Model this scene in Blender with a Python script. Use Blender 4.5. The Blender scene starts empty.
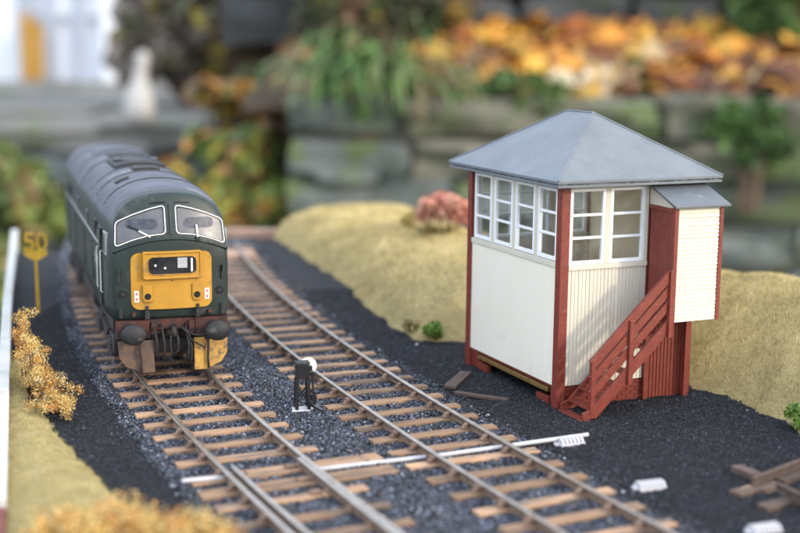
import bpy, bmesh, math, random
import numpy as np
from mathutils import Vector, Matrix
R = math.radians
random.seed(7)
rng = np.random.default_rng(11)
S = 0.001                      # everything below is written in millimetres
scene = bpy.context.scene
col = scene.collection

# ------------------------------------------------------------------ camera
CAM_H, PITCH, ROLL, FPX = 91.7, 0.1697, 0.0100, 1300.0
cd = bpy.data.cameras.new('camera')
cd.sensor_width = 36.0
cd.sensor_fit = 'HORIZONTAL'
cd.lens = 36.0 * FPX / 800.0
cd.clip_start = 0.01
cd.clip_end = 200.0
cd.dof.use_dof = True
cd.dof.focus_distance = 0.345
cd.dof.aperture_fstop = 10.6
cd.dof.aperture_blades = 7
cam = bpy.data.objects.new('camera', cd)
col.objects.link(cam)
_fw = Vector((0, math.cos(PITCH), -math.sin(PITCH)))
_up = Vector((0, math.sin(PITCH), math.cos(PITCH)))
_rt = Vector((1, 0, 0))
_cr, _sr = math.cos(ROLL), math.sin(ROLL)
_r = _rt * _cr + _up * _sr
_u = _up * _cr - _rt * _sr
cam.matrix_world = Matrix(((_r.x, _u.x, -_fw.x, 0), (_r.y, _u.y, -_fw.y, 0), (_r.z, _u.z, -_fw.z, CAM_H * S), (0, 0, 0, 1)))
scene.camera = cam

def at(px, py, Y):
    """a point in mm seen at photo pixel (800 x 533) at distance Y along the ground"""
    d = _fw + _r * ((px - 400) / FPX) + _u * (-(py - 266.5) / FPX)
    t = Y / d.y
    return Vector((d.x * t, Y, CAM_H + d.z * t))

def gnd(px, py, z=-2.0):
    d = _fw + _r * ((px - 400) / FPX) + _u * (-(py - 266.5) / FPX)
    t = (z - CAM_H) / d.z
    return Vector((d.x * t, d.y * t, z))

# ------------------------------------------------------------------ light
SUN_DIR = Vector((0.867, -0.50, 0.0)).normalized()
SUN_EL = R(20)
to_sun = Vector((SUN_DIR.x * math.cos(SUN_EL), SUN_DIR.y * math.cos(SUN_EL), math.sin(SUN_EL)))
w = bpy.data.worlds.new('World')
scene.world = w
w.use_nodes = True
nt = w.node_tree
sky = nt.nodes.new('ShaderNodeTexSky')
sky.sky_type = 'NISHITA'
sky.sun_disc = False
sky.sun_elevation = SUN_EL
sky.sun_rotation = math.atan2(to_sun.x, to_sun.y)
sky.air_density = 1.0
sky.dust_density = 4.0
sky.ozone_density = 1.0
hs = nt.nodes.new('ShaderNodeMix')                 # thin, even, bright cloud over the blue
hs.data_type = 'RGBA'
hs.inputs[0].default_value = 0.72
nt.links.new(sky.outputs[0], hs.inputs[6])
hs.inputs[7].default_value = (6.9, 7.6, 8.75, 1)
nt.links.new(hs.outputs[2], nt.nodes['Background'].inputs['Color'])
nt.nodes['Background'].inputs['Strength'].default_value = 0.15
sl = bpy.data.lights.new('sun', 'SUN')
sl.energy = 0.8
sl.angle = R(2.5)
sl.color = (1.0, 0.88, 0.70)
so = bpy.data.objects.new('sun', sl)
col.objects.link(so)
so.rotation_euler = to_sun.to_track_quat('Z', 'Y').to_euler()
scene.view_settings.view_transform = 'Standard'
scene.view_settings.look = 'None'
scene.view_settings.gamma = 1.0
scene.view_settings.use_curve_mapping = False
scene.view_settings.exposure = 1.2
scene.cycles.use_denoising = True
scene.cycles.max_bounces = 6
scene.cycles.transparent_max_bounces = 12

# ------------------------------------------------------------------ materials
def mat(name, c, c2=None, feat=3.0, rough=0.7, metal=0.0, bump=0.0, bfeat=None, rnd=0.0, sharp=0.0, spec=0.4,
        c3=None, f3=10.0, t3=0.6, stretch=None, attr=None, trans=0.0):
    """procedural surface: c..c2 mixed by noise of feature size feat (mm), c3 = patches of wear, rnd = change per object"""
    m = bpy.data.materials.new(name)
    m.use_nodes = True
    n, l = m.node_tree.nodes, m.node_tree.links
    b = n['Principled BSDF']
    b.inputs['Roughness'].default_value = rough
    b.inputs['Metallic'].default_value = metal
    b.inputs['Specular IOR Level'].default_value = spec
    if trans:
        b.inputs['Transmission Weight'].default_value = trans
    tc = n.new('ShaderNodeTexCoord')
    vec = tc.outputs['Object']
    if stretch:
        mp = n.new('ShaderNodeMapping')
        mp.inputs['Scale'].default_value = stretch
        l.new(vec, mp.inputs['Vector'])
        vec = mp.outputs[0]
    if rnd:
        oi = n.new('ShaderNodeObjectInfo')
        va = n.new('ShaderNodeVectorMath')
        va.operation = 'MULTIPLY_ADD'
        cb = n.new('ShaderNodeCombineXYZ')
        for k in range(3):
            l.new(oi.outputs['Random'], cb.inputs[k])
        l.new(cb.outputs[0], va.inputs[0])
        va.inputs[1].default_value = (3.7, 5.1, 2.3)
        l.new(vec, va.inputs[2])
        vec = va.outputs[0]
    def noise(f, det=4.0):
        t = n.new('ShaderNodeTexNoise')
        t.inputs['Scale'].default_value = 1000.0 / f
        t.inputs['Detail'].default_value = det
        t.inputs['Roughness'].default_value = 0.6
        l.new(vec, t.inputs['Vector'])
        return t.outputs['Fac']
    def ramp(src, lo, hi):
        r = n.new('ShaderNodeMapRange')
        r.inputs['From Min'].default_value = lo
        r.inputs['From Max'].default_value = hi
        l.new(src, r.inputs['Value'])
        return r.outputs[0]
    def mix(f, a, bb, kind='MIX'):
        x = n.new('ShaderNodeMix')
        x.data_type = 'RGBA'
        x.blend_type = kind
        if isinstance(f, float):
            x.inputs[0].default_value = f
        else:
            l.new(f, x.inputs[0])
        for i, v in ((6, a), (7, bb)):
            if isinstance(v, tuple):
                x.inputs[i].default_value = (*v, 1)
            else:
                l.new(v, x.inputs[i])
        return x.outputs[2]
    c2 = c2 or tuple(v * 0.72 for v in c)
    out = mix(ramp(noise(feat), 0.32 + sharp * 0.12, 0.68 - sharp * 0.12), c, c2)
    if attr:
        a = n.new('ShaderNodeAttribute')
        a.attribute_name = attr
        out = mix(1.0, a.outputs['Color'], out, 'MULTIPLY')
    if c3:
        out = mix(ramp(noise(f3, 6.0), t3 - 0.04, t3 + 0.05), out, c3)
    if rnd:
        mr = n.new('ShaderNodeMapRange')
        mr.inputs['To Min'].default_value = 1 - rnd
        mr.inputs['To Max'].default_value = 1 + rnd
        l.new(oi.outputs['Random'], mr.inputs['Value'])
        h = n.new('ShaderNodeHueSaturation')
        l.new(mr.outputs[0], h.inputs['Value'])
        l.new(out, h.inputs['Color'])
        out = h.outputs[0]
    l.new(out, b.inputs['Base Color'])
    rr = n.new('ShaderNodeMapRange')
    rr.inputs['To Min'].default_value = max(0.03, rough - 0.1)
    rr.inputs['To Max'].default_value = min(1, rough + 0.1)
    l.new(noise(feat * 0.6), rr.inputs['Value'])
    l.new(rr.outputs[0], b.inputs['Roughness'])
    if bump:
        bp = n.new('ShaderNodeBump')
        bp.inputs['Strength'].default_value = 0.8
        bp.inputs['Distance'].default_value = bump * S
        l.new(noise(bfeat or feat * 0.4, 6.0), bp.inputs['Height'])
        l.new(bp.outputs[0], b.inputs['Normal'])
    return m

def glass_mat(name, tint=(0.97, 0.98, 0.985), gloss=0.12, dust=0.03):
    m = bpy.data.materials.new(name)
    m.use_nodes = True
    n, l = m.node_tree.nodes, m.node_tree.links
    n.remove(n['Principled BSDF'])
    t = n.new('ShaderNodeBsdfTransparent')
    t.inputs[0].default_value = (*tint, 1)
    g = n.new('ShaderNodeBsdfGlossy')
    g.inputs['Roughness'].default_value = 0.08
    d = n.new('ShaderNodeBsdfDiffuse')
    d.inputs[0].default_value = (0.7, 0.7, 0.68, 1)
    nz = n.new('ShaderNodeTexNoise')
    tc = n.new('ShaderNodeTexCoord')
    l.new(tc.outputs['Object'], nz.inputs['Vector'])
    nz.inputs['Scale'].default_value = 200
    nz.inputs['Detail'].default_value = 6
    mr = n.new('ShaderNodeMapRange')
    mr.inputs['From Min'].default_value = 0.4
    mr.inputs['From Max'].default_value = 0.8
    mr.inputs['To Max'].default_value = dust * 3
    l.new(nz.outputs['Fac'], mr.inputs['Value'])
    lw = n.new('ShaderNodeLayerWeight')
    lw.inputs[0].default_value = 0.5
    pw = n.new('ShaderNodeMath')
    pw.operation = 'POWER'
    pw.inputs[1].default_value = 4.0
    l.new(lw.outputs['Facing'], pw.inputs[0])
    a = n.new('ShaderNodeMath')
    a.operation = 'MULTIPLY_ADD'
    a.inputs[1].default_value = 0.5
    a.inputs[2].default_value = gloss * 0.3
    l.new(pw.outputs[0], a.inputs[0])
    m1 = n.new('ShaderNodeMixShader')
    l.new(a.outputs[0], m1.inputs[0])
    l.new(t.outputs[0], m1.inputs[1])
    l.new(g.outputs[0], m1.inputs[2])
    m2 = n.new('ShaderNodeMixShader')
    l.new(mr.outputs[0], m2.inputs[0])
    l.new(m1.outputs[0], m2.inputs[1])
    l.new(d.outputs[0], m2.inputs[2])
    l.new(m2.outputs[0], n['Material Output'].inputs[0])
    return m

M = {}
M['ash'] = mat('ash', (0.008, 0.009, 0.012), (0.018, 0.019, 0.025), 1.2, 0.95, bump=0.25, bfeat=0.45, c3=(0.045, 0.042, 0.042), f3=22, t3=0.66)
M['ash_grain'] = mat('ash_grain', (1, 1, 1), (0.6, 0.6, 0.6), 0.6, 0.75, attr='Col')
M['ballast'] = mat('ballast', (1, 1, 1), (0.6, 0.6, 0.62), 0.5, 0.55, attr='Col', bump=0.1, bfeat=0.3)
M['sleeper'] = mat('sleeper', (0.40, 0.25, 0.148), (0.25, 0.15, 0.088), 2.6, 0.85, bump=0.2, bfeat=0.9, rnd=0.38, stretch=(0.22, 1, 1), c3=(0.15, 0.11, 0.085), f3=3.5, t3=0.56)
M['oldsleeper'] = mat('oldsleeper', (0.13, 0.088, 0.064), (0.065, 0.046, 0.036), 2.6, 0.9, bump=0.25, bfeat=0.9, rnd=0.2, stretch=(0.3, 1, 1), c3=(0.3, 0.2, 0.13), f3=4, t3=0.60)
M['chair'] = mat('chair', (0.25, 0.155, 0.105), (0.16, 0.10, 0.07), 1.0, 0.75, rnd=0.15)
M['rail'] = mat('rail', (0.19, 0.125, 0.085), (0.12, 0.08, 0.055), 2.0, 0.7, bump=0.05)
M['railtop'] = mat('railtop', (0.50, 0.47, 0.43), (0.34, 0.30, 0.26), 4.0, 0.36, metal=0.85)
M['grass'] = mat('grass', (0.40, 0.32, 0.15), (0.30, 0.235, 0.10), 6.0, 0.9, bump=0.8, bfeat=1.2)
M['blade'] = mat('blade', (1, 1, 1), (0.8, 0.8, 0.75), 12.0, 0.8, attr='Col')
M['cream'] = mat('cream', (0.62, 0.585, 0.49), (0.575, 0.535, 0.44), 9.0, 0.6, bump=0.06, bfeat=1.2, c3=(0.62, 0.58, 0.5), f3=4, t3=0.70)
M['cream_shade_lift'] = mat('cream_shade_lift', (0.81, 0.765, 0.65), (0.78, 0.73, 0.61), 12.0, 0.55, bump=0.05, bfeat=1.5, c3=(0.68, 0.645, 0.56), f3=9, t3=0.68)  # same cream paint, lightened to make up for the shade on the long wall
M['white'] = mat('white', (0.84, 0.85, 0.86), (0.78, 0.79, 0.80), 3.0, 0.5, bump=0.06, bfeat=0.8)
M['red'] = mat('red', (0.21, 0.042, 0.028), (0.15, 0.028, 0.018), 3.0, 0.45, bump=0.12, bfeat=0.8, c3=(0.27, 0.075, 0.055), f3=3, t3=0.66)
M['slate'] = mat('slate', (0.165, 0.185, 0.205), (0.130, 0.147, 0.163), 10.0, 0.5, bump=0.12, bfeat=0.9, c3=(0.215, 0.235, 0.255), f3=6, t3=0.68)
M['slate_dark'] = mat('slate_dark', (0.125, 0.138, 0.152), (0.095, 0.105, 0.118), 8.0, 0.5, bump=0.12, bfeat=0.9, c3=(0.17, 0.185, 0.2), f3=5, t3=0.66)
M['slate_edge'] = mat('slate_edge', (0.21, 0.24, 0.27), (0.06, 0.065, 0.07), 1.6, 0.7, bump=0.2, sharp=0.6)
M['brass'] = mat('brass', (0.30, 0.19, 0.065), (0.18, 0.105, 0.035), 2.0, 0.45, metal=0.4)
M['inside'] = mat('inside', (0.84, 0.73, 0.50), (0.78, 0.67, 0.45), 8.0, 0.8)
M['floorboard'] = mat('floorboard', (0.42, 0.33, 0.22), None, 4.0, 0.8)
M['glass'] = glass_mat('glass')
M['black'] = mat('black', (0.010, 0.010, 0.012), (0.018, 0.018, 0.020), 1.0, 0.32)
M['green'] = mat('green', (0.017, 0.030, 0.028), (0.011, 0.020, 0.020), 12.0, 0.45, bump=0.03, bfeat=1.0, c3=(0.055, 0.060, 0.054), f3=7, t3=0.60)
M['roofgrey'] = mat('roofgrey', (0.082, 0.090, 0.118), (0.044, 0.049, 0.066), 9.0, 0.5, c3=(0.135, 0.135, 0.15), f3=7, t3=0.62, bump=.04, bfeat=1.2)
M['darkgrey'] = mat('darkgrey', (0.022, 0.023, 0.026), (0.013, 0.014, 0.015), 3.0, 0.6, c3=(0.075, 0.068, 0.062), f3=2.5, t3=0.64, bump=.04, bfeat=.6)
M['under'] = mat('under', (0.016, 0.015, 0.016), (0.042, 0.034, 0.030), 3.0, 0.8, bump=0.08)
M['yellow'] = mat('yellow', (0.47, 0.245, 0.026), (0.39, 0.195, 0.020), 6.0, 0.55, c3=(0.30, 0.165, 0.04), f3=5, t3=0.60, bump=.03, bfeat=.8)
M['hose'] = mat('hose', (0.010, 0.010, 0.011), (0.028, 0.025, 0.024), 1.5, 0.7)
M['rustplate'] = mat('rustplate', (0.065, 0.050, 0.044), (0.15, 0.085, 0.05), 2.5, 0.8, bump=0.08)
M['dirtyyellow'] = mat('dirtyyellow', (0.50, 0.28, 0.04), (0.26, 0.14, 0.05), 2.5, 0.7, bump=0.06, c3=(0.13, 0.09, 0.06), f3=3, t3=0.58)
M['dullred'] = mat('dullred', (0.085, 0.026, 0.020), (0.024, 0.018, 0.017), 2.5, 0.8, sharp=.4)
M['redpaint'] = mat('redpaint', (0.62, 0.05, 0.03), None, 2.0, 0.5)
M['screen'] = mat('screen', (0.075, 0.080, 0.095), (0.11, 0.115, 0.13), 4.0, 0.32, spec=0.45, c3=(0.18, 0.18, 0.19), f3=2.5, t3=0.68)
M['swept'] = mat('swept', (0.030, 0.036, 0.060), (0.075, 0.080, 0.10), 1.6, 0.4, spec=0.3)
M['headcode'] = mat('headcode', (0.012, 0.013, 0.016), (0.03, 0.03, 0.035), 2.0, 0.15)
M['whitepaint'] = mat('whitepaint', (0.78, 0.78, 0.76), (0.66, 0.66, 0.64), 1.5, 0.5)
M['palegrey'] = mat('palegrey', (0.42, 0.44, 0.44), (0.30, 0.32, 0.32), 2.0, 0.6)
M['signyellow'] = mat('signyellow', (0.66, 0.38, 0.03), None, 3.0, 0.55)
M['plastic'] = mat('plastic', (0.56, 0.55, 0.57), (0.46, 0.45, 0.47), 3.0, 0.4)
M['oldwood'] = mat('oldwood', (0.12, 0.078, 0.062), (0.065, 0.045, 0.038), 2.0, 0.85, bump=0.2, stretch=(0.2, 1, 1), rnd=0.2)
M['edge_white'] = mat('edge_white', (0.56, 0.56, 0.54), (0.44, 0.44, 0.41), 10.0, 0.6, c3=(0.40, 0.38, 0.32), f3=7, t3=0.64)
M['edge_red'] = mat('edge_red', (0.20, 0.05, 0.035), (0.12, 0.035, 0.025), 6.0, 0.7)
M['ply'] = mat('ply', (0.38, 0.26, 0.16), (0.28, 0.19, 0.11), 30.0, 0.8, rnd=0.1)
M['pinkwood'] = mat('pinkwood', (0.42, 0.27, 0.20), (0.30, 0.19, 0.14), 10.0, 0.85, rnd=0.15)
M['leaf'] = mat('leaf', (1, 1, 1), (0.75, 0.75, 0.7), 30.0, 0.55, attr='Col')
M['stone'] = mat('stone', (0.145, 0.165, 0.158), (0.08, 0.09, 0.082), 45.0, 0.9, bump=14.0, bfeat=50.0, rnd=0.28, c3=(0.10, 0.13, 0.06), f3=70, t3=0.55)
M['warmstone'] = mat('warmstone', (0.17, 0.16, 0.125), (0.10, 0.092, 0.07), 45.0, 0.9, bump=14.0, bfeat=50.0, rnd=0.22, c3=(0.09, 0.12, 0.05), f3=70, t3=0.55)
M['darkstone'] = mat('darkstone', (0.085, 0.09, 0.092), (0.05, 0.053, 0.05), 90.0, 0.9, bump=8.0, bfeat=50.0, rnd=0.3, c3=(0.05, 0.07, 0.03), f3=90, t3=0.58)
M['soil'] = mat('soil', (0.050, 0.033, 0.020), (0.085, 0.050, 0.026), 60.0, 0.95, bump=12.0, bfeat=25.0)
M['paving'] = mat('paving', (0.21, 0.205, 0.19), (0.14, 0.14, 0.125), 120.0, 0.9, bump=3.0, bfeat=30.0, rnd=0.2, c3=(0.11, 0.14, 0.055), f3=120, t3=0.60)
M['lawn'] = mat('lawn', (0.05, 0.085, 0.022), (0.03, 0.05, 0.014), 70.0, 0.95, bump=10.0, bfeat=12.0)
M['doorwhite'] = mat('doorwhite', (0.82, 0.84, 0.86), (0.78, 0.80, 0.83), 200.0, 0.5)
M['frameblue'] = mat('frameblue', (0.42, 0.47, 0.56), (0.34, 0.38, 0.46), 100.0, 0.5)
M['blind'] = mat('blind', (0.74, 0.78, 0.84), (0.66, 0.70, 0.77), 150.0, 0.45)
M['ochre'] = mat('ochre', (0.50, 0.29, 0.06), (0.34, 0.18, 0.04), 60.0, 0.7, stretch=(1, 1, 0.2))
M['gourd'] = mat('gourd', (0.50, 0.48, 0.46), (0.40, 0.38, 0.36), 30.0, 0.6, bump=1.0)
M['twig'] = mat('twig', (0.17, 0.115, 0.075), (0.10, 0.065, 0.04), 15.0, 0.85)
M['minitwig'] = mat('minitwig', (0.16, 0.10, 0.05), None, 2.0, 0.85)

# ------------------------------------------------------------------ mesh helpers
def link(o, parent=None):
    col.objects.link(o)
    if parent is not None:
        o.parent = parent
    return o

def tag(o, label=None, cat=None, group=None, kind=None):
    if label: o['label'] = label
    if cat: o['category'] = cat
    if group: o['group'] = group
    if kind: o['kind'] = kind
    return o

def thing(name, label, cat, loc=(0, 0, 0), rz=0.0, group=None):
    e = bpy.data.objects.new(name, None)
    e.empty_display_size = 0.005
    e.location = Vector(loc) * S
    e.rotation_euler = (0, 0, rz)
    col.objects.link(e)
    return tag(e, label, cat, group)

class MB:
    def __init__(self):
        self.v, self.f, self.mi = [], [], []
    def add(self, vs, fs, mi=0):
        b = len(self.v)
        self.v += [tuple(q) for q in vs]
        self.f += [tuple(b + i for i in f) for f in fs]
        self.mi += [mi] * len(fs)
        return self
    def box(self, x0, x1, y0, y1, z0, z1, mi=0):
        vs = [(x, y, z) for z in (z0, z1) for y in (y0, y1) for x in (x0, x1)]
        return self.add(vs, [(0, 2, 3, 1), (4, 5, 7, 6), (0, 1, 5, 4), (2, 6, 7, 3), (0, 4, 6, 2), (1, 3, 7, 5)], mi)
    def bar(self, p, q, w, h, up=(0, 0, 1), mi=0):
        """a square bar from p to q: w across, h along up"""
        p, q, up = Vector(p), Vector(q), Vector(up)
        d = (q - p).normalized()
        s = d.cross(up).normalized()
        t = s.cross(d).normalized()
        vs = []
        for c in (p, q):
            for a, b in ((-1, -1), (1, -1), (1, 1), (-1, 1)):
                vs.append(c + s * (a * w / 2) + t * (b * h / 2))
        return self.add(vs, [(0, 1, 2, 3), (7, 6, 5, 4), (0, 4, 5, 1), (1, 5, 6, 2), (2, 6, 7, 3), (3, 7, 4, 0)], mi)
    def tube(self, pts, r, n=8, mi=0, closed=False):
        pts = [Vector(q) for q in pts]
        rs = r if isinstance(r, (list, tuple)) else [r] * len(pts)
        vs, fs = [], []
        N = len(pts)
        prev = None
        for i, q in enumerate(pts):
            if closed:
                d = pts[(i + 1) % N] - pts[i - 1]
            else:
                d = pts[min(i + 1, N - 1)] - pts[max(i - 1, 0)]
            d.normalize()
            if prev is None:
                a = d.orthogonal().normalized()
            else:
                a = (prev - d * prev.dot(d)).normalized()
            prev = a
            b = d.cross(a)
            for k in range(n):
                t = 2 * math.pi * k / n
                vs.append(q + (a * math.cos(t) + b * math.sin(t)) * rs[i])
        for i in range(N if closed else N - 1):
            j = (i + 1) % N
            for k in range(n):
                k2 = (k + 1) % n
                fs.append((i * n + k, i * n + k2, j * n + k2, j * n + k))
        if not closed:
            fs.append(tuple(range(n - 1, -1, -1)))
            fs.append(tuple((N - 1) * n + k for k in range(n)))
        return self.add(vs, fs, mi)
    def lathe(self, prof, n=20, org=(0, 0, 0), axis='z', mi=0, sx=1.0):
        """prof: (radius, height) along the axis"""
        vs, fs = [], []
        for r, h in prof:
            for k in range(n):
                t = 2 * math.pi * k / n
                a, b = r * math.cos(t) * sx, r * math.sin(t)
                q = {'z': (a, b, h), 'y': (a, h, b), 'x': (h, a, b)}[axis]
                vs.append((q[0] + org[0], q[1] + org[1], q[2] + org[2]))
        for i in range(len(prof) - 1):
            for k in range(n):
                k2 = (k + 1) % n
                fs.append((i * n + k, i * n + k2, (i + 1) * n + k2, (i + 1) * n + k))
        fs.append(tuple(range(n - 1, -1, -1)))
        fs.append(tuple((len(prof) - 1) * n + k for k in range(n)))
        return self.add(vs, fs, mi)
    def prism(self, poly, h0, h1, axis='y', mi=0):
        """poly in the plane across axis, extruded along it from h0 to h1"""
        def P(a, b, h):
            return {'y': (a, h, b), 'x': (h, a, b), 'z': (a, b, h)}[axis]
        n = len(poly)
        vs = [P(a, b, h0) for a, b in poly] + [P(a, b, h1) for a, b in poly]
        fs = [tuple(range(n)), tuple(range(2 * n - 1, n - 1, -1))]
        fs += [(i, i + n, (i + 1) % n + n, (i + 1) % n) for i in range(n)]
        return self.add(vs, fs, mi)
    def mesh(self, name, m, smooth=False, recalc=True):
        me = bpy.data.meshes.new(name)
        me.from_pydata([(a * S, b * S, c * S) for a, b, c in self.v], [], self.f)
        ms = m if isinstance(m, (list, tuple)) else [m]
        for x in ms:
            me.materials.append(x)
        if len(ms) > 1:
            me.polygons.foreach_set('material_index', self.mi)
        if recalc:
            bm = bmesh.new()
            bm.from_mesh(me)
            bmesh.ops.recalc_face_normals(bm, faces=bm.faces)
            bm.to_mesh(me)
            bm.free()
        if smooth:
            me.polygons.foreach_set('use_smooth', [True] * len(me.polygons))
            if smooth != 'all':
                me.set_sharp_from_angle(angle=R(38))
        me.update()
        return me
    def build(self, name, m, parent=None, smooth=False, bevel=0.0, recalc=True):
        o = bpy.data.objects.new(name, self.mesh(name, m, smooth, recalc))
        link(o, parent)
        if bevel:
            b = o.modifiers.new('bevel', 'BEVEL')
            b.width = bevel * S
            b.segments = 2
            b.limit_method = 'ANGLE'
            b.angle_limit = R(35)
        return o

def obj(name, me, parent=None):
    return link(bpy.data.objects.new(name, me), parent)

def soup(name, V, F, m, colors=None, parent=None):
    """numpy vertices (n,3) in mm and faces (k,3) or (k,4), with a colour for each vertex"""
    me = bpy.data.meshes.new(name)
    k = F.shape[1]
    me.vertices.add(len(V))
    me.vertices.foreach_set('co', (V * S).astype(np.float32).ravel())
    me.loops.add(F.size)
    me.loops.foreach_set('vertex_index', F.astype(np.int32).ravel())
    me.polygons.add(len(F))
    me.polygons.foreach_set('loop_start', np.arange(0, F.size, k, dtype=np.int32))
    me.materials.append(m)
    if colors is not None:
        a = me.color_attributes.new('Col', 'FLOAT_COLOR', 'POINT')
        a.data.foreach_set('color', np.c_[colors, np.ones(len(colors))].astype(np.float32).ravel())
    me.update(calc_edges=True)
    me.validate()
    return link(bpy.data.objects.new(name, me), parent)

def text_mb(s, size, depth=0.0):
    """text as a flat mesh in mm: returns vertices (x, z) centred and faces"""
    cu = bpy.data.curves.new('t', 'FONT')
    cu.body = s
    cu.size = 1.0
    cu.align_x = 'CENTER'
    cu.extrude = depth
    cu.resolution_u = 4
    o = bpy.data.objects.new('t', cu)
    col.objects.link(o)
    dg = bpy.context.evaluated_depsgraph_get()
    me = bpy.data.meshes.new_from_object(o.evaluated_get(dg))
    vs = [(v.co.x * size, v.co.y * size, v.co.z * size) for v in me.vertices]
    fs = [tuple(q.vertices) for q in me.polygons]
    bpy.data.objects.remove(o)
    bpy.data.meshes.remove(me)
    return vs, fs

def fbm(x, y, seed=0.0):
    return (np.sin(x * 1.3 + seed) * np.cos(y * 1.7 - seed * 2.1) + 0.5 * np.sin(x * 2.9 - y * 2.3 + seed * 1.7)
            + 0.3 * np.cos(x * 5.3 + y * 4.1 + seed)) / 1.8

# ------------------------------------------------------------------ track geometry
def cR(y): return 0.000417 * y * y - 0.7040 * y + 185.5
def cL(y): return 0.000417 * y * y - 0.6934 * y + 130.2
def dcR(y): return 0.000834 * y - 0.7040
def dcL(y): return 0.000834 * y - 0.6934
GAUGE = 19.1

def dist_track(x, y, c, dc):
    return (x - c(y)) / np.sqrt(1 + dc(y) ** 2)

FOOT = [(-90, 690), (-70, 645), (-56, 610), (-39, 556), (-22, 507), (-13, 461), (-1, 422), (5, 406), (22, 405), (60, 402), (84, 378),
        (81, 350), (88, 344), (93, 332), (97, 321), (99, 310), (104, 290), (112, 260), (122, 225), (150, 150), (170, 90)]
POLY = np.array(FOOT + [(170, -900), (1500, -900), (1500, 1800), (-90, 1800)], float)
BOARD = np.array([(-20, 84), (235, 84), (205, 250), (178, 440), (120, 500), (70, 540), (30, 650), (-40, 638), (-150, 584), (-178, 580), (-106, 330), (-45, 110)], float)

def poly_sd(P, Q):
    """signed distance, positive inside the polygon Q"""
    d = np.full(len(P), 1e9)
    inside = np.zeros(len(P), bool)
    for i in range(len(Q)):
        a, b = Q[i], Q[(i + 1) % len(Q)]
        e = b - a
        t = np.clip(((P - a) @ e) / (e @ e), 0, 1)
        d = np.minimum(d, np.linalg.norm(P - (a + t[:, None] * e), axis=1))
        cond = ((a[1] > P[:, 1]) != (b[1] > P[:, 1]))
        xx = a[0] + (P[:, 1] - a[1]) * (b[0] - a[0]) / (b[1] - a[1] if b[1] != a[1] else 1e-9)
        inside ^= cond & (P[:, 0] < xx)
    return np.where(inside, d, -d)

# the strip of grass on the left, between the edging board and the ash
STRIP = np.array([(-121, 380), (-108, 372), (-95, 333), (-84, 307), (-71, 283), (-60, 263), (-49, 240), (-40, 215), (-20, 150), (0, 90), (-40, 90), (-66, 190), (-80, 236), (-106, 330)], float)

def ground_z(x, y):
    dr = np.abs(dist_track(x, y, cR, dcR))
    dl = np.abs(dist_track(x, y, cL, dcL))
    d = np.minimum(dr, dl)
    t = np.clip((d - 17) / 14, 0, 1)
    z = -3.05 + 0.75 * t * t * (3 - 2 * t)
    z = z + 0.22 * fbm(x * 0.11, y * 0.11, 1.0) * (0.3 + t) + 0.1 * fbm(x * 0.5, y * 0.5, 3.0)
    return z

def bank_z(x, y):
    P = np.c_[np.ravel(x), np.ravel(y)]
    P = P + np.c_[1.6 * fbm(P[:, 0] * .11, P[:, 1] * .11, 2.), 1.6 * fbm(P[:, 0] * .11, P[:, 1] * .11, 5.)] + np.c_[0.5 * fbm(P[:, 0] * .5, P[:, 1] * .5, 4.), 0.5 * fbm(P[:, 0] * .5, P[:, 1] * .5, 6.)]
    d = poly_sd(P, POLY)
    H = np.interp(P[:, 1], [280, 380, 440, 560, 640], [29, 28, 21, 16.5, 16])
    z = np.where(d > 0, -2.6 + H * (1 - np.exp(-np.maximum(d, 0) / np.interp(P[:, 1], [350, 460, 540], [24.0, 17.0, 11.0]))) * np.clip(0.4 + d / 10, 0, 1), -2.6 + d * 1.2)
    e = np.clip((d - np.interp(P[:, 1], [380, 520], [40, 52])) / 60, 0, 1)
    z = z - 26 * e * e * (3 - 2 * e)
    lump = 1.3 * fbm(P[:, 0] * .06, P[:, 1] * .06, 7.) + 0.6 * fbm(P[:, 0] * .17, P[:, 1] * .17, 8.)
    z = z + lump * np.clip(d / 12, 0, 1)
    z = np.maximum(z, -9)
    return z.reshape(np.shape(x)), d.reshape(np.shape(x))

def strip_z(x, y):
    P = np.c_[np.ravel(x), np.ravel(y)]
    d = poly_sd(P + np.c_[0.8 * fbm(P[:, 0] * .3, P[:, 1] * .3, 2.), 0.8 * fbm(P[:, 0] * .3, P[:, 1] * .3, 5.)], STRIP)
    z = np.where(d > 0, -2.6 + 4.2 * (1 - np.exp(-np.maximum(d, 0) / 7.0)) + 0.4 * fbm(P[:, 0] * .15, P[:, 1] * .15, 9.), -2.6 + d)
    return np.maximum(z, -8).reshape(np.shape(x)), d.reshape(np.shape(x))

def grid(name, x0, x1, y0, y1, step, fz, m, keep=None):
    xs = np.arange(x0, x1 + step * .5, step)
    ys = np.arange(y0, y1 + step * .5, step)
    X, Y = np.meshgrid(xs, ys)
    Z = fz(X, Y)
    V = np.c_[X.ravel(), Y.ravel(), Z.ravel()]
    nx, ny = len(xs), len(ys)
    i = (np.arange(ny - 1)[:, None] * nx + np.arange(nx - 1)[None]).ravel()
    F = np.c_[i, i + 1, i + 1 + nx, i + nx]
    if keep is not None:
        F = F[keep(V[F][:, :, :2].mean(1))]
        used, inv = np.unique(F, return_inverse=True)
        V, F = V[used], inv.reshape(F.shape)
    o = soup(name, V, F, m)
    o.data.polygons.foreach_set('use_smooth', [True] * len(F))
    return o

# ================================================================== SETTING
GROUND_Z = -420.0
mb = MB()
n = 40
mb.add([(-60000, -40000, GROUND_Z), (60000, -40000, GROUND_Z), (60000, 90000, GROUND_Z), (-60000, 90000, GROUND_Z)], [(0, 1, 2, 3)])
tag(mb.build('garden_ground', M['lawn'], recalc=False), kind='structure')

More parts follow.
